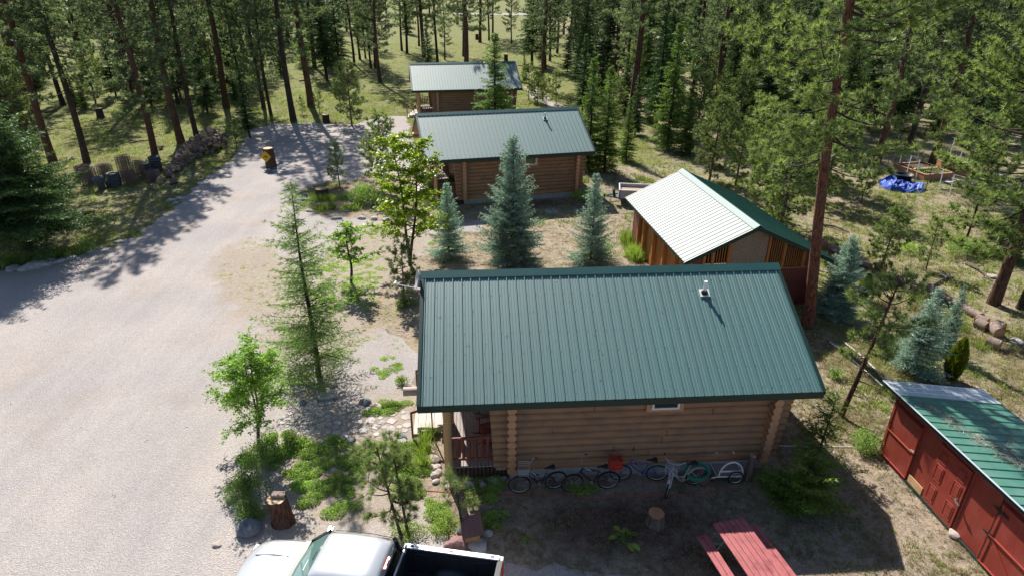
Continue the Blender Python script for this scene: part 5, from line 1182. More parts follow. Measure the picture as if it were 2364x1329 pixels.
def make_decid(seed, H, Rm, stems, leafm, ls=.10, name='tree', nlimb=9, twigs=16, lpt=9, cb=.3, barkm='barkgy', r0=.05, upk=.8, sparse=1.0):
    g = np.random.default_rng(seed); rr = random.Random(seed); tb = MB(); LP = []
    for s_ in range(stems):
        a0 = rr.uniform(0, 6.28); ln_ = rr.uniform(.03, .14) * (1 if stems > 1 else .3)
        top = Vector((math.cos(a0) * H * ln_ * 1.5, math.sin(a0) * H * ln_ * 1.5, H * rr.uniform(.85, 1)))
        ctr = lambda u, top=top, a0=a0: Vector((top.x * u + .06 * math.sin(u * 7 + a0), top.y * u + .06 * math.cos(u * 6), top.z * u))
        tb.tube([ctr(k / 9) for k in range(10)], [r0 * (1.15 - k / 9) + .006 for k in range(10)], 8)
        for b in range(nlimb):
            u = cb + (1 - cb) * (b + rr.random()) / nlimb; p0 = ctr(u); az = b * 2.4 + rr.uniform(-.5, .5); L_ = Rm * (1.05 - .75 * u) * rr.uniform(.65, 1.3)
            hd = Vector((math.cos(az), math.sin(az), 0)); pts = [p0 + hd * L_ * w + Vector((0, 0, L_ * upk * (w - .25 * w * w) * rr.uniform(.85, 1.1))) for w in (0, .3, .6, 1)]
            tb.tube(pts, [r0 * .4, r0 * .28, r0 * .18, .004], 5, 0, False)
            for k in range(twigs):
                w = .2 + .8 * (k + rr.random()) / twigs; i = min(2, int(w * 3)); p = pts[i].lerp(pts[i + 1], w * 3 - i)
                dv = Vector((rr.gauss(0, 1), rr.gauss(0, 1), rr.gauss(.1, .5))).normalized() * rr.uniform(.12, .34) * (Rm / 1.2) ** .5 + hd * .1
                e = p + dv; tb.tube([p, e], [.005, .002], 3, 0, False)
                for j in range(lpt): LP.append(p.lerp(e, rr.uniform(.15, 1.1)) + Vector((rr.gauss(0, .035), rr.gauss(0, .035), rr.gauss(0, .03))))
    LP = np.array(LP); V = leafquads(LP, len(LP), ls, ls * .58, .5, seed)
    D = V[:, 2] - V[:, 0]; V = V + np.zeros_like(V); V[:, 2, 2] -= .35 * ls; 
    me_t = bpy.data.meshes.new(name + '_trunk'); me_t.from_pydata(tb.v, [], tb.f); me_t.materials.append(M[barkm]); me_t.polygons.foreach_set('use_smooth', [True] * len(me_t.polygons)); me_t.update()
    return me_t, npmesh(name + '_crown', V, 4, M[leafm])
def plant_tree(kind, me2, x, y, label, s=1.0, rz=None, group=None, sz=None, tilt=(0, 0), cat='tree'):
    t = bpy.data.objects.new(kind, None); col.objects.link(t); t.location = (x, y, 0); t.rotation_euler = (tilt[0], tilt[1], random.uniform(0, 6.28) if rz is None else rz)
    t.scale = (s, s, sz or s); tag(t, label, cat, group); t.empty_display_size = .3
    link(me2[0], 'trunk', t); link(me2[1], 'crown', t); return t
# prototypes
PT = [make_pine(11, 24, 6.4, 3.5, 120, 19, 20, .30, .055, name='ponderosa', r0=.32), make_pine(12, 22, 4.8, 3.2, 125, 18, 20, .30, .055, name='ponderosa', r0=.26), make_pine(13, 25, 8.0, 3.6, 115, 20, 20, .30, .055, name='ponderosa', r0=.34)]
PD = [make_pine(14, 21, 5.0, 2.6, 115, 17, 18, .30, .055, name='slim_pine', r0=.21, barkm='barkdk'), make_pine(15, 20, 3.2, 2.4, 125, 17, 18, .28, .05, name='slim_pine', r0=.17, barkm='barkdk')]
PF = [make_fir(21, 15, 1.2, 2.6, .42, 7, 2.0, .16, leafm='firdk', r0=.2, name='dark_fir', thin=1.1), make_fir(22, 12, .5, 2.2, .40, 7, 1.8, .14, leafm='fir', r0=.16, name='green_fir', thin=1.1), make_fir(23, 18, 2.5, 2.8, .46, 6, 2.1, .2, leafm='firdk', r0=.24, name='dark_fir', thin=1.15)]
FF = [make_pine(16, 22, 4.0, 3.0, 95, 12, 12, nl=.42, nw=.12, name='far_pine', r0=.30), make_fir(24, 15, .8, 2.7, .7, 7, 3.6, .18, leafm='firdk', r0=.2, name='far_fir', thin=1.3)]
SP = [make_pine(31, 4.6, .5, 1.05, 60, 12, 30, .19, .024, r0=.05, name='young_pine', barkm='barkgy', leafm='pine', snag=False), make_pine(32, 3.2, .6, .7, 32, 8, 30, .18, .022, r0=.03, name='pine_sapling', barkm='barkgy', leafm='pine', snag=False),
      make_pine(33, 6.5, .8, 1.7, 85, 15, 30, .21, .028, r0=.08, name='young_pine', barkm='barkgy', leafm='pine', snag=False)]
def P_at(px, py): q = G(px, py); return q.x, q.y
# ------------- listed trunks of the forest (base pixel, kind, scale, label)
LT_ = [
 (125, 375, 'R2', .85, 'thick dark red leaning pine behind the big left fir'), (200, 378, 'D0', 1.1, 'slimmer dark pine left of the wire rolls'), (362, 382, 'R1', .95, 'red-barked pine rising behind the tallest tire stack'),
 (418, 332, 'R0', .95, 'shaded pine trunk just behind the firewood heap'), (457, 326, 'D0', 1.0, 'thin reddish pine at the top of the firewood heap'), (95, 176, 'D0', .9, 'left one of the two dark trunks close together at far left'),
 (106, 179, 'R1', .9, 'right one of the two dark trunks close together at far left'), (143, 243, 'D0', 1.15, 'straight dark trunk left of the leafy saplings'), (207, 197, 'D0', 1.1, 'tilted red-brown trunk in the bright left meadow'), (215, 134, 'R1', .85, 'farthest dark trunk in the bright left meadow'),
 (307, 236, 'R0', 1.0, 'dark pine hidden behind the red-barked pine of the tire stacks'), (335, 240, 'D1', 1.0, 'slim dark pine right of the left fir group'), (525, 250, 'R2', 1.0, 'massive dark pine left of the larch thicket'), (562, 245, 'D1', .8, 'very thin dark pine left of the twin red trunks'),
 (607, 252, 'D0', 1.0, 'left of the twin reddish trunks by the drive end'), (626, 268, 'D1', .9, 'right of the twin reddish trunks by the drive end'), (678, 280, 'D0', 1.35, 'tall grey purple pine standing at the end of the drive'), (716, 248, 'R2', 1.05, 'tallest bright red-barked pine at the drive end'),
 (755, 187, 'F2', .9, 'dark fir with bare trunk foot in a sunny gap'), (785, 168, 'F2', .85, 'dense dark fir behind the young pine of the drive'), (817, 152, 'D0', .95, 'dark pine right of the dense fir group'), (830, 138, 'D0', .9, 'slim straight pine left of the meadow pair'),
 (845, 136, 'D1', .8, 'thinnest pine among the meadow trunks'), (857, 158, 'D1', .9, 'thin pine in front of the meadow pair'), (868, 158, 'R1', .8, 'left trunk of the meadow pair'), (877, 190, 'R1', .9, 'right and nearest trunk of the meadow pair'),
 (929, 118, 'D0', 1.0, 'dark trunk far behind the far cabin, left'), (940, 124, 'D0', 1.1, 'thicker dark trunk far behind the far cabin'), (978, 150, 'R2', 1.0, 'big red-barked pine directly behind the far cabin roof'), (967, 107, 'D0', 1.0, 'dark pine touching the big red one behind the far cabin'),
 (1009, 147, 'D0', 1.0, 'bushy dark pine behind the middle of the far roof'), (1028, 139, 'D1', .7, 'spindly pine right of the bushy dark one'), (1071, 131, 'D0', 1.0, 'pine with full crown in front of the far meadow'), (1109, 99, 'R2', 1.0, 'thick red trunk alone in the far meadow'), (1128, 94, 'D0', 1.0, 'dark trunk right of the thick red one in the far meadow'),
 (1137, 86, 'D0', 1.1, 'darkest straight trunk in the far meadow'), (1181, 102, 'D1', .8, 'slim trunk near the brush of the far meadow'), (1228, 153, 'F2', 1.0, 'big dark fir right of the far cabin'), (1237, 94, 'D0', 1.0, 'red brown pine behind the big dark fir'),
 (1258, 160, 'R0', .9, 'red pine right of the forest path head'), (1268, 142, 'D0', 1.0, 'leaning dark pine by the forest path'), (1281, 98, 'D0', 1.0, 'far pine between the leaning one and the red one'), (1286, 124, 'R1', .9, 'bright red trunk right of the forest path'),
 (1418, 190, 'R0', .95, 'pine with low red trunk behind the twin firs'), (1335, 130, 'F0', 1.0, 'black green fir right of the path pines'), (1648, 272, 'R2', .85, 'tall dark pine with dead twigs in the right forest'), (1535, 262, 'F0', 1.0, 'tall full fir in the middle of the right forest'), (1622, 235, 'R1', .45, 'small red trunk under the drooping fir bough'),
 (1680, 268, 'F0', .8, 'fir right of the tall dark pine'), (1712, 290, 'F1', .95, 'lighter fir at the edge of the right forest'), (1600, 160, 'F0', 1.1, 'dense fir deep in the right forest'), (1480, 200, 'F1', 1.0, 'fir right of the red low-trunk pine'),
 (2024, 378, 'R2', .8, 'dark leaning pine left of the garden beds'), (2092, 352, 'D0', 1.1, 'slim red brown pine behind the garden fence'), (2149, 274, 'R2', .95, 'thick red brown pine in the lit gap of the right forest'), (2148, 386, 'R1', .95, 'pine leaning over the raised garden beds'), (2222, 262, 'R1', .95, 'reddish pine right of the lit gap'), (2246, 300, 'D0', 1.0, 'dark trunk left of the big right pine boughs')]
occ = []
for (px, py, k, s, lb_) in LT_:
    x, y = P_at(px, py); pr_ = {'R': PT, 'D': PD, 'F': PF}[k[0]][int(k[1])]; occ.append((x, y))
    plant_tree({'R': 'ponderosa_pine', 'D': 'slim_pine', 'F': 'fir_tree'}[k[0]], pr_, x, y, lb_, s, group='trees standing in the forest')
# ------------- firs and undergrowth trees of the middle distance
MD = [(1358, 392, 2, .66, 'feathery fir left of the twin trunks by the middle cabin', 'F1'), (1395, 397, 2, .62, 'bushy green fir right of the middle cabin roof', 'F1'), (1445, 372, 2, .40, 'small dense fir behind the blue trailer', 'F1'), (1540, 345, 2, .82, 'broad fir above the workshop ridge', 'F1'),
      (1580, 360, 2, .45, 'round topped small fir above the workshop ridge', 'F1'), (1210, 190, 2, .3, 'little fir at the roof corner of the far cabin', 'F1'), (310, 230, 2, .62, 'black green fir in the left forest shade', 'F0'), (268, 222, 2, .55, 'pointed fir at the left of the shaded group', 'F0'), (350, 245, 2, .5, 'smaller fir at the right of the shaded group', 'F0'),
      (480, 262, 2, .55, 'fir behind the wood pile pines', 'F0'), (540, 215, 2, .6, 'fir right of the massive dark pine', 'F0'), (1250, 150, 2, .4, 'low fir under the path pines', 'F0'), (1310, 165, 2, .42, 'low fir right of the path pines', 'F0'), (1765, 300, 2, .8, 'dark fir left of the big pine trunk', 'F0'), (1830, 330, 2, .75, 'shadowy fir behind the big pine trunk', 'F0'), (1930, 330, 2, .8, 'dark fir right of the big pine trunk', 'F0'),
      (1985, 300, 2, .9, 'deep green fir left of the leaning pine', 'F0'), (2075, 300, 2, .85, 'dark fir behind the garden fence', 'F0'), (2190, 290, 2, .8, 'dark fir behind the leaning garden pine', 'F0'), (2280, 330, 2, .7, 'dark fir behind the right pine boughs', 'F0'), (175, 245, 2, .33, 'light leafy fir sapling in the left meadow', 'F1'), (196, 252, 2, .3, 'thin light fir sapling beside the leafy one', 'F1'), (2330, 600, 2, .45, 'soft green fir behind the right pine trunk', 'F1'), (2350, 540, 2, .4, 'pale fir at the right photo edge', 'F1')]
for (px, py, a_, s, lb_, k) in MD:
    x, y = P_at(px, py); occ.append((x, y)); plant_tree('fir_tree', PF[int(k[1])], x, y, lb_, s * 1.05, group='firs at the forest edge')
x, y = P_at(1143, 300); occ.append((x, y)); plant_tree('fir_tree', PF[1], x, y, 'fir standing in front of the far cabin window', 1.02, 2.0, 'firs at the forest edge', .74)
x, y = P_at(1100, 292); plant_tree('fir_tree', PF[1], x, y, 'small fir at the left foot of the far cabin fir', .3, 1.0, 'firs at the forest edge')
# ------------- young pines
YP = [(815, 292, 2, .92, 'bushy young pine at the end of the gravel drive'), (785, 430, 1, .95, 'thin pine sapling in the garden island'), (885, 445, 0, 1.15, 'slim young pine left of the middle cabin porch'), (937, 700, 1, .92, 'young pine seen left of the near roof corner'), (550, 345, 1, .8, 'thin sapling at the right foot of the firewood heap'),
      (740, 262, 1, .75, 'small pine between the red pine and the young pine'), (698, 265, 1, .6, 'little pine at the foot of the red pine'), (1218, 232, 1, 1.25, 'tall pine sapling at the right of the far cabin'), (1240, 240, 0, .8, 'pine sapling left of the forest path'), (1262, 248, 1, 1.0, 'pine sapling in the middle of the forest path'), (1285, 240, 1, 1.1, 'pine sapling right of the forest path'),
      (1640, 420, 0, 1.3, 'young pine above the workshop ridge end'), (1700, 430, 0, 1.0, 'young pine right of the workshop ridge'), (1770, 505, 0, 1.35, 'young pine with long boughs left of the big trunk'), (1795, 540, 2, 1.0, 'large young pine behind the big pine trunk'), (1905, 470, 2, 1.0, 'shaded young pine right of the big trunk'), (1880, 420, 2, 1.05, 'dark young pine behind the big trunk'), (1745, 400, 0, 1.2, 'young pine beyond the green roof slope'),
      (2030, 632, 0, .75, 'slim bare stemmed pine sapling above the logs'), (2137, 620, 1, .8, 'thin sapling in the open right meadow'), (1990, 470, 1, .9, 'sapling in the shade left of the tarp'), (1670, 345, 0, .9, 'young pine at the tall dark pine foot'), (60, 330, 2, 1.2, 'pine boughs behind the left fir'), (20, 300, 2, 1.3, 'young pine at the left photo edge'), (1390, 340, 0, .6, 'small pine between the firs by the middle cabin')]
for (px, py, k, s, lb_) in YP:
    x, y = P_at(px, py); occ.append((x, y)); plant_tree('young_pine', SP[k], x, y, lb_, s, group='young pines')
# bottom saplings
x, y = P_at(930, 1238)
s1 = make_pine(34, 3.1, .9, .68, 24, 7, 80, .18, .009, r0=.028, lean=-.10, name='pine_sapling', barkm='barkdk', leafm='pine', snag=False)
plant_tree('pine_sapling', s1, x, y, 'thin two-tone pine sapling right behind the truck', 1, 0.0, 'saplings behind the truck')
s2 = make_pine(35, 3.0, 1.1, .55, 18, 7, 80, .17, .009, r0=.022, lean=-.04, name='pine_sapling', barkm='barkdk', leafm='pine', snag=False)
x, y = P_at(945, 1225); plant_tree('pine_sapling', s2, x, y, 'straighter pine sapling close to the two-tone one', 1, 0.0, 'saplings behind the truck')
s3 = make_pine(36, 2.3, 1.35, .38, 8, 6, 60, .19, .008, r0=.02, lean=-.05, name='pine_sapling', barkm='barkdk', leafm='pine', snag=False)
x, y = P_at(1063, 1252); plant_tree('pine_sapling', s3, x, y, 'small pine sapling with one tuft beside the birdhouse', 1, 0.0, 'saplings behind the truck')
# big pine: trunk in front of the right forest, crown at the top edge of the photo
x, y = P_at(1858, 752); bp_ = make_pine(41, 24, 7.0, 4.0, 130, 20, 60, .27, .026, r0=.215, lean=-.082, name='big_pine', leafm='pine', dead=9, barkm='barkred'); plant_tree('ponderosa_pine', bp_, x, y, 'biggest red-barked pine standing between the near roof and the workshop', 1, 0.0)
x, y = P_at(2287, 700); bp_ = make_pine(42, 20, 3.0, 4.7, 165, 26, 50, .27, .032, r0=.23, name='big_pine', leafm='pine', dead=3); plant_tree('ponderosa_pine', bp_, x, y, 'large pine with low hanging boughs at the right edge', 1, 2.2)
x, y = P_at(2352, 712); plant_tree('ponderosa_pine', PD[0], x, y, 'short visible trunk at the far right edge of the photo', .8)
x, y = P_at(2225, 565); plant_tree('slim_pine', PD[1], x, y, 'crooked trunk behind the large right pine', .35)
# leaning young pine by the shed (curved trunk)
x, y = P_at(1943, 965); pr_ = make_pine(43, 5.2, 2.3, 1.05, 34, 10, 46, .22, .016, r0=.075, lean=.10, name='young_pine', barkm='bark', leafm='pine', dead=8); plant_tree('young_pine', pr_, x, y, 'crooked young pine between the near cabin and the shed', 1, .15)
# larch
x, y = P_at(737, 868); lr = make_fir(51, 7.5, .45, 2.2, .26, 6, 1.1, .04, .30, leafm='larch', barkm='barkdk', r0=.10, name='larch', shape=.85, dens=.75, thin=.75, twl=.42); plant_tree('larch_tree', lr, x, y, 'airy light green larch in the near gravel yard', 1, .5)
# left big fir
x, y = P_at(70, 585); lf = make_fir(52, 8.0, 1.3, 4.2, .24, 8, 1.35, .12, .25, leafm='firdk', barkm='barkdk', r0=.24, name='left_fir', shape=.75); plant_tree('fir_tree', lf, x, y, 'large full fir at the left edge of the drive', 1, 1)
# blue spruces
bs = make_fir(53, 5.0, .10, 1.75, .15, 9, .9, .05, .35, leafm='bluespruce', barkm='barkdk', r0=.07, name='blue_spruce', shape=.80, thin=1.05)
bs2 = make_fir(57, 5.0, .06, 1.65, .20, 8, .95, .02, .42, leafm='bluespruce', barkm='barkdk', r0=.07, name='blue_spruce', shape=.95, thin=1.05, dens=.9)
for (px, py, h_, w_, lb_) in [(1037, 594, 4.1, .74, 'smallest of the three blue spruces before the middle cabin'), (1184, 606, 6.6, 1.02, 'tallest blue spruce in front of the middle cabin wall'), (1363, 612, 4.9, .80, 'bluest spruce beside the workshop and trailer'),
                              (1925, 726, 3.7, .68, 'blue spruce right behind the big pine trunk'), (2108, 856, 3.5, .72, 'blue spruce above the pale shed roof panel'), (2176, 812, 3.0, .36, 'slender young blue spruce beside the wider one')]:
    x, y = P_at(px, py); plant_tree('blue_spruce', bs if px in (1184, 1925) else bs2, x, y, lb_, w_, None, 'blue spruces', h_ / 5.0)
# shaded fir and fir sapling
x, y = P_at(1850, 1160); f2 = make_fir(54, 1.75, .08, 1.45, .20, 6, .8, .03, .35, leafm='firyard', barkm='barkdk', r0=.05, name='yard_fir', shape=.7, thin=1.3, twl=.5); plant_tree('fir_tree', f2, x, y, 'low wide fir in the shade at the cabin corner', 1, .4)
x, y = P_at(1893, 1042); f3 = make_fir(55, 2.3, .3, .85, .20, 5, .95, .0, .3, leafm='fir', barkm='barkdk', r0=.03, name='fir_sapling', shape=.8, dens=.8, thin=.8); plant_tree('fir_tree', f3, x, y, 'thin sparse fir sapling left of the crooked pine', 1, .4)
x, y = P_at(1065, 435); plant_tree('fir_tree', f2, x + .2, y - .3, 'dark low fir at the middle cabin porch corner', 1.1, .4); x, y = P_at(1010, 455); plant_tree('fir_tree', f3, x, y, 'shadowy fir sapling below the middle cabin porch', 1.2, 1.4)
# deciduous
x, y = P_at(600, 1022); d1 = make_decid(61, 3.9, 1.8, 2, 'leafA', .085, 'cherry', 15, 26, 15, .22, r0=.035, upk=.6); plant_tree('leafy_tree', d1, x, y, 'open crowned young cherry tree at the drive edge', 1, 2.6)
x, y = P_at(812, 655); d2 = make_decid(62, 3.0, 1.5, 1, 'leafA', .12, 'cherry', 16, 18, 11, .35, 'barkdk', .06, .5); plant_tree('leafy_tree', d2, x, y, 'small round leafy tree left of the yellow green maple', 1, .3)
x, y = P_at(950, 612); d3 = make_decid(63, 6.8, 2.3, 2, 'leafB', .15, 'maple', 24, 22, 12, .2, 'barkdk', .07, .45); plant_tree('leafy_tree', d3, x, y, 'bright yellow green maple in front of the middle cabin porch', 1, 1.2)
# arborvitae
ga = np.random.default_rng(5); n = 9000; th = ga.uniform(0, 6.283, n); zz = ga.beta(1.1, 1.6, n); rad_ = .42 * np.sin(np.pi * np.clip(.12 + .88 * zz, 0, 1)) ** .8 * (1 - .35 * zz) * (.75 + .25 * np.sin(3 * th + 2)) * ga.uniform(.8, 1.05, n)
P_ = np.stack([rad_ * np.cos(th), rad_ * np.sin(th), zz * 1.7 + .03], 1); D = np.stack([np.cos(th) * .5, np.sin(th) * .5, np.full(n, .9)], 1) + ga.normal(size=(n, 3)) * .3
av_c = npmesh('arborvitae_crown', blades(P_, D, ga.uniform(.07, .14, n), np.full(n, .035), ga), 3, M['arb']); tb = MB(); tb.tube([(0, 0, 0), (0, 0, .8), (0, 0, 1.5)], [.04, .03, .01], 6); av_t = bpy.data.meshes.new('arborvitae_trunk'); av_t.from_pydata(tb.v, [], tb.f); av_t.materials.append(M['barkgy'])
x, y = P_at(2195, 876); plant_tree('arborvitae', (av_t, av_c), x, y, 'columnar arborvitae just above the shed roof', .95, .3, sz=1.05); x, y = P_at(1990, 688); plant_tree('arborvitae', (av_t, av_c), x, y, 'smaller columnar arborvitae behind the first right spruce', .8, 2)
# ------------- background forest fill
rr = random.Random(99); nfar = 0
def photo_xy(x, y):
    fw = y * math.cos(PITCH) + CAMH * math.sin(PITCH); up_ = y * math.sin(PITCH) - CAMH * math.cos(PITCH)
    return PW / 2 + FPX * x / fw, PH / 2 - FPX * up_ / fw
def sector(px):
    for lim, n_ in ((120, 'beyond the large left fir'), (300, 'beyond the bright left meadow'), (480, 'beyond the wire rolls and firewood'), (720, 'beyond the end of the drive'), (940, 'left of the far cabin roof'), (1120, 'straight behind the far cabin'), (1320, 'behind the forest path'), (1500, 'right of the middle cabin'), (1720, 'above the workshop ridge'), (1960, 'behind the biggest red pine'), (2160, 'left of the garden beds')):
        if px < lim: return n_
    return 'at the right edge behind the garden'
cnt = 0; tries = 0
while cnt < 430 and tries < 20000:
    tries += 1; y = 62 * (4.6 ** rr.random() ** 1.0); x = rr.uniform(-.95, .95) * y
    px, py = photo_xy(x, y)
    if px < -180 or px > 2550: continue
    openm = (850 < px < 1310 and 60 < py < 250) ; left_open = (100 < px < 290 and 120 < py < 300)
    if y < (66 if px < 120 else 74) and px < 1330: continue
    if 550 < px < 960 and py > 190: continue
    if openm and rr.random() < .9: continue
    if left_open and rr.random() < .93: continue
    if px > 1330 and py > 250 and rr.random() < .6: continue
    if 1050 < px < 1330 and 25 < py < 60 and rr.random() < .7: continue
    md = 1.9 if y < 110 else 2.9
    if any((x - a) ** 2 + (y - b_) ** 2 < md ** 2 for a, b_ in occ): continue
    occ.append((x, y)); cnt += 1; right = px > 1320
    v = rr.random(); s = rr.uniform(.75, 1.15)
    if y > 125:
        if v < .6: plant_tree('pine_tree', FF[0], x, y, 'distant pine in the deep forest ' + sector(px), s, group='distant pines ' + sector(px))
        else: plant_tree('fir_tree', FF[1], x, y, 'distant dark fir in the deep forest ' + sector(px), s * .85, group='distant firs ' + sector(px))
    elif v < (.30 if right else .55): plant_tree('pine_tree', rr.choice(PT + PD), x, y, 'pine in the forest ' + sector(px), s * .95, group='forest pines ' + sector(px))
    else: plant_tree('fir_tree', rr.choice(PF), x, y, 'fir in the forest ' + sector(px), s * rr.choice([.5, .8, 1.0]), group='forest firs ' + sector(px))
cnt = 0; tries = 0
while cnt < 95 and tries < 6000:      # understory firs and young pines below the tall ones
    tries += 1; y = rr.uniform(48, 112); x = rr.uniform(-.9, .95) * y; px, py = photo_xy(x, y)
    if px < -60 or px > 2440 or (600 < px < 1340 and py > 60) or (100 < px < 300 and py > 110 and rr.random() < .8) or (px < 560 and py > 255) or (px > 1960 and py > 330) or (px > 1330 and y < 52) or py > 330: continue
    if any((x - a) ** 2 + (y - b_) ** 2 < 1.6 ** 2 for a, b_ in occ): continue
    occ.append((x, y)); cnt += 1
    if rr.random() < .7: plant_tree('young_fir', rr.choice(PF), x, y, 'small understory fir ' + sector(px), rr.uniform(.25, .5), group='understory firs ' + sector(px))
    else: plant_tree('young_pine', SP[2], x, y, 'small understory pine ' + sector(px), rr.uniform(.6, 1.1), group='understory pines ' + sector(px))
# ---------------------------------------------------------------- low plants, ground cover and grass
def clump(n, rx, ry, h, g, ls, dome=True):
    th = g.uniform(0, 6.283, n); r_ = np.sqrt(g.random(n)); x, y = r_ * np.cos(th), r_ * np.sin(th)
    z = h * (np.sqrt(np.clip(1 - r_ ** 2 * .9, 0, 1)) if dome else 1) * g.uniform(.35, 1.0, n)
    return np.stack([x * rx, y * ry, z], 1)
def shrub(name, px, py, rx, ry, h, m, label, n=2500, ls=.06, cat='shrub', seed=0, group=None):
    g = np.random.default_rng(seed + int(px)); q = G(px, py); t = thing(name, label, cat, q, 0, group)
    P_ = np.concatenate([clump(n // 5, rx * .62, ry * .62, h * q_, g, ls) + [rx * .5 * math.cos(a_), ry * .5 * math.sin(a_), 0] for a_, q_ in zip(g.uniform(0, 6.28, 5) * .3 + np.arange(5) * 1.256, g.uniform(.6, 1.15, 5))]); P_ = P_ + g.normal(0, .06 * h + .01, P_.shape) * [1, 1, 1.3]; P_[:, 2] = np.abs(P_[:, 2]); n = len(P_); P_[:, 0] *= 1 + .25 * np.sin(P_[:, 2] * 9 + 3 * np.arctan2(P_[:, 1], P_[:, 0])); link(npmesh('foliage', leafquads(P_, n, ls, ls * .5, 1.3, seed), 4, M[m]), 'foliage', t)
    b = MB(); rr = random.Random(seed)
    for k in range(14): a = rr.uniform(0, 6.28); u = rr.uniform(.3, .8); b.tube([(0, 0, 0), (rx * u * .5 * math.cos(a), ry * u * .5 * math.sin(a), h * .5), (rx * u * math.cos(a), ry * u * math.sin(a), h * .9)], [.010, .007, .003], 4, 0, False)
    b.build('stems', M['barkgy'], t); return t
shrub('leafy_shrub', 575, 1130, .55, .75, .75, 'shrub', 'dense green shrub left of the tall red stump', 5200, .05, seed=1)
shrub('leafy_shrub', 612, 1050, .55, .6, .8, 'shrub', 'dense green shrub under the young cherry tree', 4800, .05, seed=2)
shrub('leafy_shrub', 580, 1190, .42, .35, .45, 'shrub', 'low bushy shrub above the blue grey boulder', 2600, .05, seed=3)
shrub('leafy_shrub', 672, 1030, .3, .3, .45, 'shrub', 'small yellowish shrub right of the cherry tree', 1500, .05, seed=4)
shrub('leafy_shrub', 1385, 600, .85, .7, 1.1, 'shrub', 'round green shrub between the bluest spruce and the near roof', 4500, .07, seed=5)
shrub('leafy_shrub', 852, 470, 1.3, .9, 1.5, 'shrub', 'broad green shrub at the right end of the garden island', 6000, .09, seed=6)
shrub('leafy_shrub', 1000, 470, .7, .7, 1.1, 'shrub', 'dark shrub at the front corner of the middle cabin', 2600, .09, seed=7)
shrub('leafy_shrub', 2000, 1035, .48, .45, .7, 'shrub', 'bright green bush at the left corner of the shed', 3800, .045, seed=8)
shrub('leafy_shrub', 1928, 870, .3, .3, .4, 'shrub', 'yellow flowering weed behind the near roof corner', 700, .06, seed=9)
shrub('leafy_shrub', 2075, 905, .7, .4, .5, 'shrub', 'low green brush along the top of the shed roof', 3000, .05, seed=10)
shrub('leafy_shrub', 200, 580, .55, .45, .8, 'shrub', 'small dark bush at the edge of the left flower bed', 1800, .08, seed=11)
shrub('leafy_shrub', 975, 315, .5, .5, .7, 'gcover', 'bright green bush at the far cabin stairs', 900, .1, seed=12)
shrub('leafy_shrub', 2230, 590, 1.1, .8, 1.0, 'shrub', 'bush at the foot of the crooked trunk', 2600, .09, seed=13)
shrub('leafy_shrub', 2095, 580, .8, .6, .6, 'gcover', 'yellow green low bush in the right meadow', 1500, .07, seed=14)
shrub('leafy_shrub', 1345, 460, .8, .7, .7, 'gcover', 'sunlit bush at the right corner of the middle cabin', 2000, .09, seed=15)
shrub('leafy_shrub', 820, 685, .42, .4, .5, 'shrub', 'green bush round the foot of the small leafy tree', 1800, .06, seed=16)
shrub('leafy_shrub', 935, 705, .42, .4, .5, 'shrub', 'green bush round the young pine by the roof corner', 1800, .06, seed=17)
shrub('leafy_shrub', 928, 885, .22, .22, .35, 'gcover', 'green weed clump left of the protruding roof beam', 800, .045, seed=18)
shrub('leafy_shrub', 560, 900, .3, .3, .5, 'shrub', 'grey green tuft behind the cherry tree', 900, .05, seed=19)
shrub('leafy_shrub', 1340, 1135, .42, .22, .30, 'gcover', 'bright weed clump in front of the dark cruiser bicycle', 1500, .05, seed=20)
shrub('leafy_shrub', 1216, 1248, .12, .12, .12, 'gcover', 'tiny bright green weed right of the birdhouse boulders', 300, .04, seed=21)
shrub('leafy_shrub', 940, 1235, .5, .35, .3, 'gcover', 'grassy green clump at the foot of the two saplings', 1800, .045, seed=22)
shrub('leafy_shrub', 1030, 1215, .42, .4, .32, 'gcover', 'bright green mound left of the birdhouse', 2400, .04, seed=23)
def blademesh(PX, h, w, g, spread=.45):
    n = len(PX); D = np.stack([g.normal(0, spread, n), g.normal(0, spread, n), np.ones(n)], 1); return blades(PX, D, h * g.uniform(.5, 1.15, n), np.full(n, w), g)
def grassclump(name, px, py, r_, h, n, m, label, w=.02, cat='plant', group=None, sp=.4):
    g = np.random.default_rng(int(px * 3 + py)); q = G(px, py); P_ = np.zeros((n, 3)); P_[:, :2] = g.normal(0, r_ * .5, (n, 2)); o = link(npmesh(name, blademesh(P_, h, w, g, sp), 3, M[m]), name); o.location = q; return tag(o, label, cat, group)
for i, (x, y) in enumerate([(728, 462), (752, 462), (772, 462), (745, 484), (765, 482), (800, 484), (820, 484), (800, 458), (830, 470)]): grassclump('iris_clump', x, y, .38, .5, 190, 'iris', 'clump of sword shaped iris leaves in the garden island', .035, group='iris clumps in the garden island')
for i, (x, y) in enumerate([(1458, 590), (1470, 600), (1452, 565), (1445, 555)]): grassclump('tall_grass', x, y, .35, .9, 300, 'iris', 'tall yellow green grass at the workshop side', .03, group='tall grass by the workshop')
for i, (x, y) in enumerate([(975, 1025), (985, 1045), (978, 1070), (990, 1005), (940, 1080)]): grassclump('lily_plant', x, y, .22, .55, 160, 'iris', 'arching green leaves in front of the near porch post', .022, group='leafy perennials by the near porch')
for i, (x, y) in enumerate([(20, 605), (55, 600), (90, 598), (130, 592), (165, 585), (0, 612)]): grassclump('lily_plant', x, y, .7, .5, 300, 'iris', 'green perennial leaves in the left flower bed', .03, group='perennials in the left flower bed')
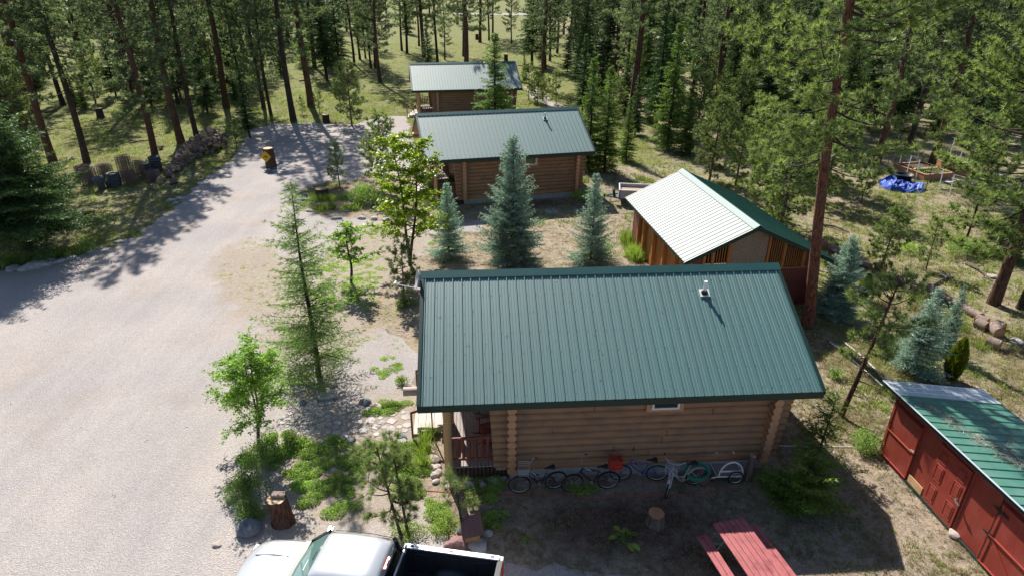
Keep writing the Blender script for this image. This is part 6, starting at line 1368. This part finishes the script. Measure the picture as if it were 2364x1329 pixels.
for i, (x, y) in enumerate([(2045, 705), (2110, 712), (2180, 735), (2215, 760), (2165, 690), (2120, 690), (2260, 800), (1500, 420), (1480, 415), (1350, 420)]): grassclump('grass_tussock', x, y, .40, .4, 260, 'drygr' if i < 2 else 'grassgn', 'long arching grass tussock near the logs and trailer', .02, group='long grass tussocks')
# ground cover mats (nobody could count their leaves)
def cover(name, polys, m, dens, h, ls, label, seed=1, thr=.0, cr=(.08, .3), cpa=6.0):
    """leafy mats: random clusters (radius cr) scattered in each region, cpa clusters per square metre"""
    g = np.random.default_rng(seed); PX = []
    for P_ in polys:
        W_ = [tuple(G(*q)[:2]) for q in P_]; xs = [w[0] for w in W_]; ys = [w[1] for w in W_]; A_ = (max(xs) - min(xs)) * (max(ys) - min(ys)); n = int(A_ * cpa)
        f1, f2 = g.uniform(0, 6, 2)
        for x, y in zip(g.uniform(min(xs), max(xs), n), g.uniform(min(ys), max(ys), n)):
            v = math.sin(x * 1.9 + f1) * math.sin(y * 1.6 + f2) + .7 * math.sin(x * 4.7 + y * 3.1) * math.sin(y * 5.2 - x * 2)
            jx, jy = x + .25 * math.sin(y * 5), y + .25 * math.sin(x * 6)
            if v + g.normal(0, .35) < thr or not inpoly(jx, jy, W_): continue
            r_ = g.uniform(*cr); k = max(6, int(dens * r_ * r_ * 3.1)); a = g.uniform(0, 6.283, k); q = np.sqrt(g.random(k)) * r_
            hh = h * (.4 + .6 * min(1, r_ / cr[1])); wz = .7 + .3 * math.sin(a[0])
            PX.append(np.stack([x + q * np.cos(a), y + q * np.sin(a) * g.uniform(.6, 1), hh * wz * (1 - (q / r_) ** 2 * .8) * g.uniform(.3, 1, k)], 1))
    PX = np.concatenate(PX); o = link(npmesh(name, leafquads(PX, len(PX), ls, ls * .8, .6, seed), 4, M[m]), name); return tag(o, label, 'ground cover', None, 'stuff')
cover('ground_cover', [[(650, 1050), (700, 1010), (800, 1015), (850, 1035), (870, 1060), (820, 1110), (830, 1150), (790, 1190), (700, 1215), (670, 1180), (690, 1140), (630, 1100)], [(560, 1040), (600, 1000), (700, 1000), (720, 1040), (640, 1090)], [(850, 940), (920, 920), (945, 940), (930, 960), (870, 955)],
    [(1070, 1140), (1070, 1100), (1165, 1105), (1160, 1160), (1100, 1160)], [(1090, 1180), (1160, 1190), (1200, 1210), (1150, 1245), (1100, 1235)], [(960, 1180), (990, 1150), (1050, 1190), (1040, 1230), (980, 1220)], [(900, 1020), (970, 1020), (1000, 1100), (960, 1170), (900, 1100), (890, 1060)]], 'gcover', 2300, .20, .036, 'bright green ground cover in the near garden beds', 1, -.45, (.12, .30), 22)
cover('sedum_patch', [[(860, 850), (885, 835), (930, 850), (940, 870), (920, 882), (880, 880)], [(880, 815), (925, 815), (928, 832), (885, 830)], [(640, 870), (720, 862), (735, 885), (680, 910), (645, 900)], [(820, 520), (905, 520), (905, 540), (840, 550)]], 'gcover', 1700, .07, .035, 'low yellow green sedum mats on the gravel', 2, -.9, (.10, .22), 14)
cover('yard_weeds', [[(500, 640), (560, 560), (700, 500), (940, 560), (980, 600), (960, 800), (930, 830), (820, 760), (640, 720), (520, 700)], [(590, 660), (620, 640), (680, 680), (660, 720), (600, 700)]], 'gcover', 700, .05, .03, 'sparse green weeds spread over the gravel yard', 3, .1, (.03, .15), 9)
cover('yard_weeds', [[(700, 600), (860, 570), (880, 640), (860, 720), (720, 720)], [(1000, 540), (1060, 540), (1050, 560), (990, 570)], [(1440, 560), (1460, 545), (1480, 600), (1450, 610)]], 'gcover', 900, .08, .04, 'thicker green weeds under the leafy yard trees', 4, -.5, (.07, .26), 10)
cover('yellow_stonecrop', [[(585, 885), (625, 878), (635, 892), (620, 905), (590, 905)], [(700, 900), (728, 898), (726, 912), (702, 912)]], 'yflow', 1600, .10, .035, 'yellow flowering stonecrop at the rim under the larch', 5, -3, (.1, .2), 16)
cover('yard_weeds', [[(1180, 1200), (1280, 1150), (1750, 1160), (1900, 1200), (1950, 1329), (1200, 1329)], [(1800, 960), (2000, 1000), (2100, 1180), (2250, 1329), (2050, 1329), (1950, 1100)]], 'gcover', 500, .06, .03, 'tiny scattered weeds in the near yard', 6, .7, (.03, .12), 5)
cover('yard_weeds', [[(0, 660), (300, 560), (560, 400), (640, 480), (500, 620), (560, 800), (420, 1000), (540, 1200), (400, 1329), (0, 1329)]], 'grassgn', 300, .04, .03, 'tiny weeds coming up through the gravel drive', 7, 1.0, (.02, .10), 1.6)
# grass as one mass
def scatter_grass(name, label, regs, m, w, seed):
    g = np.random.default_rng(seed); out = []
    for (x0, x1, y0, y1, n, h, bl, r_) in regs:
        C_ = np.stack([g.uniform(x0, x1, n * 2), g.uniform(y0, y1, n * 2)], 1); f = np.sin(C_[:, 0] * .9 + seed) * np.sin(C_[:, 1] * .8) + .5 * np.sin(C_[:, 0] * 2.7) * np.sin(C_[:, 1] * 2.3 + seed) + g.normal(0, .35, len(C_))
        C_ = C_[f > -.1][:n]; keep = [not_on_hard(a, b_) for a, b_ in C_]; C_ = C_[keep]; N_ = len(C_) * bl; P_ = np.zeros((N_, 3)); P_[:, :2] = rep(C_, bl) + g.normal(0, r_, (N_, 2)); out.append(blademesh(P_, h, w * (1 if y1 < 45 else 2.0), g, .55))
    V = np.concatenate(out); o = link(npmesh(name, V, 3, M[m]), name); return tag(o, label, 'grass', None, 'stuff')
dpw = [tuple(G(*q)[:2]) for q in dp]
def incab(x, y):
    for (cx_, cy_, _), a in CAB:
        u = (x - cx_) * math.cos(a) + (y - cy_) * math.sin(a); v = -(x - cx_) * math.sin(a) + (y - cy_) * math.cos(a)
        if .4 < u < 10.9 and -3.5 < v < 3.5: return True
    u = (x - WX) * math.cos(WA) + (y - WY) * math.sin(WA); v = -(x - WX) * math.sin(WA) + (y - WY) * math.cos(WA)
    if -2.8 < u < 3.5 and .3 < v < 8.6: return True
    e = Vector((x, y, 0)) - SA
    return 0 < e.dot(sdv) < SL and 0 < -e.dot(sn) < SDp
def not_on_hard(x, y): return not incab(x, y) and not inpoly(x, y, dpw)
scatter_grass('grass', 'green and straw coloured grass of the meadow and yard', [(12, 32, 18, 46, 4200, .22, 9, .10), (-45, -12, 30, 50, 3800, .22, 8, .12), (-45, 40, 50, 85, 9000, .32, 7, .16), (-80, 70, 85, 150, 9000, .45, 5, .25), (-6, 14, 36, 50, 1500, .25, 8, .1), (6, 14, 10.5, 20, 1500, .10, 9, .05), (-4, 9, 22, 36, 2200, .07, 9, .08)], 'grassgn', .018, 3)
scatter_grass('dry_grass', 'straw coloured dry grass of the yard and meadow', [(12, 32, 18, 46, 3600, .18, 9, .10), (-2, 13, 10.5, 19, 4500, .10, 12, .045), (11, 22, 14, 24, 2600, .16, 12, .07), (-45, -12, 30, 52, 2500, .2, 8, .12), (-45, 40, 50, 85, 3500, .3, 7, .16), (-3, 9, 22, 38, 2200, .10, 8, .07)], 'drygr', .014, 5)
# pine needle litter on the shed roof
g = np.random.default_rng(8); n = 5200; u = g.uniform(1.0, SL, n * 3); v = g.uniform(.0, SDp, n * 3)
f = np.exp(-((v - (.3 + .34 * (u - 1.2))) / .42) ** 2) + .7 * np.exp(-((v - 1.9) / .35) ** 2 - ((u - 1.9) / .8) ** 2) + .8 * np.exp(-((v - 1.5) / .5) ** 2 - ((u - 3.4) / .9) ** 2) + .3 * np.sin(u * 7) * np.sin(v * 6)
sel = g.random(n * 3) < np.clip(f - .35, 0, 1); u, v = u[sel][:n], v[sel][:n]; n = len(u)
P_ = np.stack([u - .2, sgn * v, HF + .045 - (HF - HB) / SDp * v + g.uniform(0, .012, n)], 1); D = np.stack([g.normal(size=n), g.normal(size=n), g.normal(size=n) * .12], 1)
o = link(npmesh('pine_needle_litter', blades(P_, D, g.uniform(.08, .16, n), np.full(n, .012), g), 3, M['litter']), 'pine_needle_litter'); o.location = SA; o.rotation_euler = (0, 0, SR); tag(o, 'fallen pine needles lying in drifts on the shed roof', 'needle litter', None, 'stuff')

# loose twigs, cones and needles on the forest floor and yard
g = np.random.default_rng(31); n = 26000; X_ = np.stack([g.uniform(-3, 14, n), g.uniform(10.5, 22, n), g.uniform(.004, .02, n)], 1); X2 = np.stack([g.uniform(-40, 40, n), g.uniform(22, 80, n), g.uniform(.01, .04, n)], 1)
k1 = np.array([not_on_hard(a, b_) for a, b_, _ in X_]); X_ = X_[k1]; k2 = np.array([not_on_hard(a, b_) for a, b_, _ in X2]); X2 = X2[k2]; n = len(X_)
V = np.concatenate([blades(X_, np.stack([g.normal(size=n), g.normal(size=n), g.normal(size=n) * .15], 1), g.uniform(.05, .14, n), np.full(n, .010), g), blades(X2, np.stack([g.normal(size=len(X2)), g.normal(size=len(X2)), g.normal(size=len(X2)) * .12], 1), g.uniform(.15, .6, len(X2)), np.full(len(X2), .03), g)])
tag(link(npmesh('needle_litter', V, 3, M['litter']), 'needle_litter'), 'brown needles and twigs littering the ground', 'needle litter', None, 'stuff')

for i, (x0_, y0_, x1_, y1_, lb_) in enumerate([(105, 262, 140, 254, 'fallen dead branch in the bright left meadow'), (300, 332, 345, 326, 'dark rotten branch pile line behind the tire stacks'), (60, 318, 98, 306, 'fallen limb behind the large left fir'), (690, 188, 760, 184, 'fallen trunk in the shade at the drive end forest'), (1195, 152, 1228, 156, 'long fallen log at the right of the far cabin roof'), (1560, 330, 1640, 352, 'bleached fallen limb above the workshop ridge'), (2140, 668, 2200, 640, 'thin dead branch in the dry right meadow'), (2230, 610, 2290, 650, 'curved dead branch near the large right pine'), (1890, 520, 1960, 538, 'fallen twiggy branch behind the border logs')]):
    a_, e_ = G(x0_, y0_), G(x1_, y1_); mid = (a_ + e_) / 2 + Vector((.1, .15, .12)); b = MB(); b.tube([a_ + Vector((0, 0, .06)), mid, e_ + Vector((0, 0, .05))], [.09, .06, .03], 7)
    for k in range(5): q = a_.lerp(e_, .2 + .15 * k); b.tube([q + Vector((0, 0, .08)), q + Vector((random.uniform(-.5, .5), random.uniform(-.5, .5), random.uniform(.1, .35)))], [.02, .005], 4)
    tag(b.build('fallen_branch', M['barkgy']), lb_, 'branch')
g = np.random.default_rng(77); n = 110; u = g.uniform(.3, CL - .3, n); v = g.uniform(.3, CW - .1, n); z_ = CR - (CR - CE) / CW * v + .012
P_ = np.array([tuple(CP(a, -b_, c)) for a, b_, c in zip(u, v, z_)]); D = np.stack([g.normal(size=n), g.normal(size=n), np.zeros(n)], 1); D[:, 2] = D[:, 1] * (CR - CE) / CW
tag(link(npmesh('roof_needle_litter', blades(P_, D, g.uniform(.04, .12, n), np.full(n, .012), g), 3, M['litter']), 'roof_needle_litter'), 'scattered needles caught on the near cabin roof', 'needle litter', None, 'stuff')
